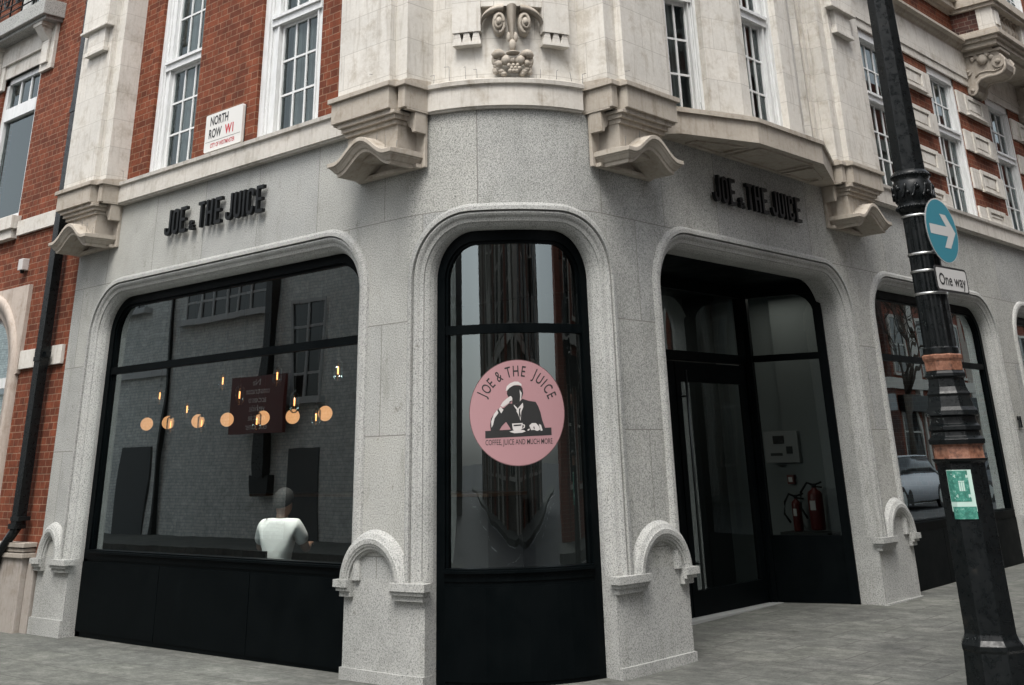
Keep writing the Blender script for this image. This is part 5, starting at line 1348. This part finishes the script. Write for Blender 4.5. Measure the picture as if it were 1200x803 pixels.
for i, t_ in enumerate(('No', 'construction', 'access to', 'vehicles', 'next site', 'exit corner')):
    flat_text('lettering', t_, .21, lambda x, z, w_: Vector((-23.85-x, -3.637+w_, 2.9+z)), mat('board_white', (.75, .7, .66), .5), rs, off=(0, .50-.2*i), sx=.95)
# red brick street frontages opposite the side street wall
rb = empty('red_brick_terrace', 'tall red brick terrace with pale stone windows across the side street', 'building', loc=(14, 40, 0))
mb = MB(); mb.box(I, 8.2, 24, 7.8, 90, -.1, 17); part(mb, 'wall', M_brickr, rb)
M_trim = mat('stone_trim', (.48, .45, .40), .75)
FE = lambda u, v, z: Vector((8.2-v, u, z))
facade(rb, FE, 9.8, 80, 14, 24, 4, M_brickr, M_trim, ww=1.45, wh=2.1, z_first=1.1, pitch_z=3.3)
for k in range(24):
    mb = MB(); mb.box(FE, 9.55+2.92*k, 9.95+2.92*k, 0, .14, 0, 13.6); part(mb, 'stone_pilaster', M_trim if k % 2 else M_brickd, rb)
for k in range(12):
    mb = MB(); mb.box(FE, 10.3+5.84*k, 14.9+5.84*k, .02, .5, 2.9, 3.5); part(mb, 'shop_fascia', (M_letter, M_dgrey, M_boxw)[k % 3], rb)
for z0, z1, v in ((3.75, 4.15, .18), (7.1, 7.4, .12), (10.4, 10.7, .12), (13.6, 14.1, .3)):
    mb = MB(); mb.box(FE, 9.5, 75, 0, v, z0, z1); part(mb, 'stone_band', M_trim, rb)
# (corner block) on the corner diagonally opposite
eb = empty('grey_stock_building', 'grey stock brick corner building diagonally across the junction', 'building', loc=(16, -14, 0))
mb = MB(); mb.box(I, 7.6, 30, -34, -4.2, -.1, 20); part(mb, 'wall', M_brickg, eb)
FE2 = lambda u, v, z: Vector((7.6-v, u, z)); FE3 = lambda u, v, z: Vector((u, -4.2+v, z))
facade(eb, FE2, -33.5, -4.6, 15, 9, 4, None, M_trim, ww=1.3, wh=2.0, z_first=1.2, pitch_z=3.5)
facade(eb, FE3, 8, 29.6, 15, 7, 4, None, M_trim, ww=1.3, wh=2.0, z_first=1.2, pitch_z=3.5)
for k in range(10):
    mb = MB(); mb.box(I, 7.3, 7.6, -5.2-2.95*k, -4.5-2.95*k, -.1, 19.5); part(mb, 'stone_pilaster', (M_trim, M_brickr, M_trim)[k % 3], eb)
    mb = MB(); mb.box(I, 8.1+2.95*k, 8.8+2.95*k, -4.2, -3.9, -.1, 19.5) if k < 7 else mb.box(I, 7.45, 7.6, -34+.4*k, -33.8+.4*k, 0, 19); part(mb, 'stone_pilaster', (M_trim, M_brickr, M_wd)[k % 3], eb)
mb = MB(); mb.box(I, 7.3, 30.2, -34, -3.95, 19.6, 20.2); mb.box(I, 7.45, 30.1, -34, -4.05, 4.2, 4.5); part(mb, 'cornice', M_trim, eb)
wb = empty('dark_stone_building', 'dark stone building on the west side of the street behind the camera', 'building', loc=(-14, -36, 0))
mb = MB(); mb.box(I, -22, -6.2, -60, -25, -.1, 16); part(mb, 'wall', mat('dark_stone', (.10, .095, .09), .8), wb)
facade(wb, lambda u, v, z: Vector((-6.2+v, u, z)), -59, -25.5, 16, 10, 4, None, M_trim, ww=1.3, wh=2.0, z_first=1.2, pitch_z=3.5)
# bare street trees
def tree(x, y, h, seed, label):
    random.seed(seed); e = empty('bare_tree', label, 'tree', 'bare street trees across the side street', loc=(x, y, .05))
    mt_ = mat('bark', (.06, .05, .04), .9)
    tr = MB(); pts = [(x, y, 0), (x+.05, y, h*.2), (x-.04, y+.05, h*.4)]; tr.tube(pts, [.17, .14, .12], 8); part(tr, 'trunk', mt_, e)
    cr_ = MB()
    def br(p, d, ln, r, dep):
        q1 = p+d*ln*.5+Vector((random.uniform(-.06, .06), random.uniform(-.06, .06), .0))*ln; q2 = q1+(d+Vector((random.uniform(-.2, .2), random.uniform(-.2, .2), .12))).normalized()*ln*.5
        cr_.tube([p, q1, q2], [r, r*.8, r*.6], 5)
        if dep == 0: return
        for _ in range(random.choice((2, 3, 3))):
            nd = (d+Vector((random.uniform(-.8, .8), random.uniform(-.8, .8), random.uniform(-.1, .5)))).normalized(); br(q2 if random.random() < .6 else q1, nd, ln*random.uniform(.62, .82), r*.6, dep-1)
    for _ in range(5): br(Vector(pts[-1]), Vector((random.uniform(-.7, .7), random.uniform(-.7, .7), 1)).normalized(), h*.22, .06, 5)
    part(cr_, 'crown', mt_, e)
tree(6.6, 19, 8.5, 3, 'bare leafless street tree nearest the junction'); tree(6.6, 28, 8, 9, 'bare leafless street tree second from the junction'); tree(6.6, 36, 9, 12, 'bare leafless street tree third from the junction'); tree(6.6, 43, 8.5, 21, 'bare leafless street tree furthest from the junction')
# parked cars across the side street
def car(x, y, col, label):
    e = empty('parked_car', label, 'car', 'cars parked across the side street', loc=(x, y, -.13)); m_ = mat('car_paint', col, .45); z0 = -.13
    def ring(yy, w_, zb_, zt_, k=5): return [(x-w_/2, yy, zb_), (x-w_/2, yy, (zb_+zt_)/2), (x-w_/2+.12, yy, zt_), (x+w_/2-.12, yy, zt_), (x+w_/2, yy, (zb_+zt_)/2), (x+w_/2, yy, zb_)]
    mb = MB(); mb.grid([ring(y+a, w_, z0+.25, z0+t) for a, w_, t in ((-2.2, 1.5, .62), (-2.1, 1.7, .78), (-1.2, 1.8, .95), (0, 1.82, .98), (1.3, 1.8, .98), (2.1, 1.7, .95), (2.2, 1.5, .7))], True, True)
    mb.face([mb.vert(p) for p in ring(y-2.2, 1.5, z0+.25, z0+.62)]); mb.face([mb.vert(p) for p in ring(y+2.2, 1.5, z0+.25, z0+.7)]); part(mb, 'body', m_, e)
    mb = MB(); mb.grid([ring(y+a, w_, z0+.93, z0+t) for a, w_, t in ((-1.25, 1.6, .96), (-.6, 1.5, 1.42), (1.0, 1.5, 1.46), (1.75, 1.6, .98))], True, True); cb_ = part(mb, 'cabin_glass', M_wd, e)
    mb = MB(); mb.box(I, x-.62, x+.62, y-.6, y+1.0, z0+1.43, z0+1.48); part(mb, 'roof', m_, e, bevel=.02)
    for sx_ in (-1, 1):
        for yy in (-1.35, 1.35):
            mb = MB(); mb.tube([(x+sx_*.72, y+yy, z0+.33), (x+sx_*.93, y+yy, z0+.33)], .33, 22); wh_ = part(mb, 'wheel', M_letter, e); mb = MB(); mb.tube([(x+sx_*.92, y+yy, z0+.33), (x+sx_*.94, y+yy, z0+.33)], .2, 16); part(mb, 'rim', M_steel, wh_)
        mb = MB(); mb.box(I, x+sx_*.55-.14, x+sx_*.55+.14, y-2.2, y-2.12, z0+.6, z0+.7); part(mb, 'headlight', M_lab, e, bevel=.02)
car(4.2, 29, (.62, .61, .59), 'pale grey parked car nearest the junction across the side street'); car(4.2, 35.5, (.5, .5, .52), 'silver parked car second from the junction across the side street'); car(4.2, 42, (.03, .03, .035), 'black parked car furthest from the junction across the side street')
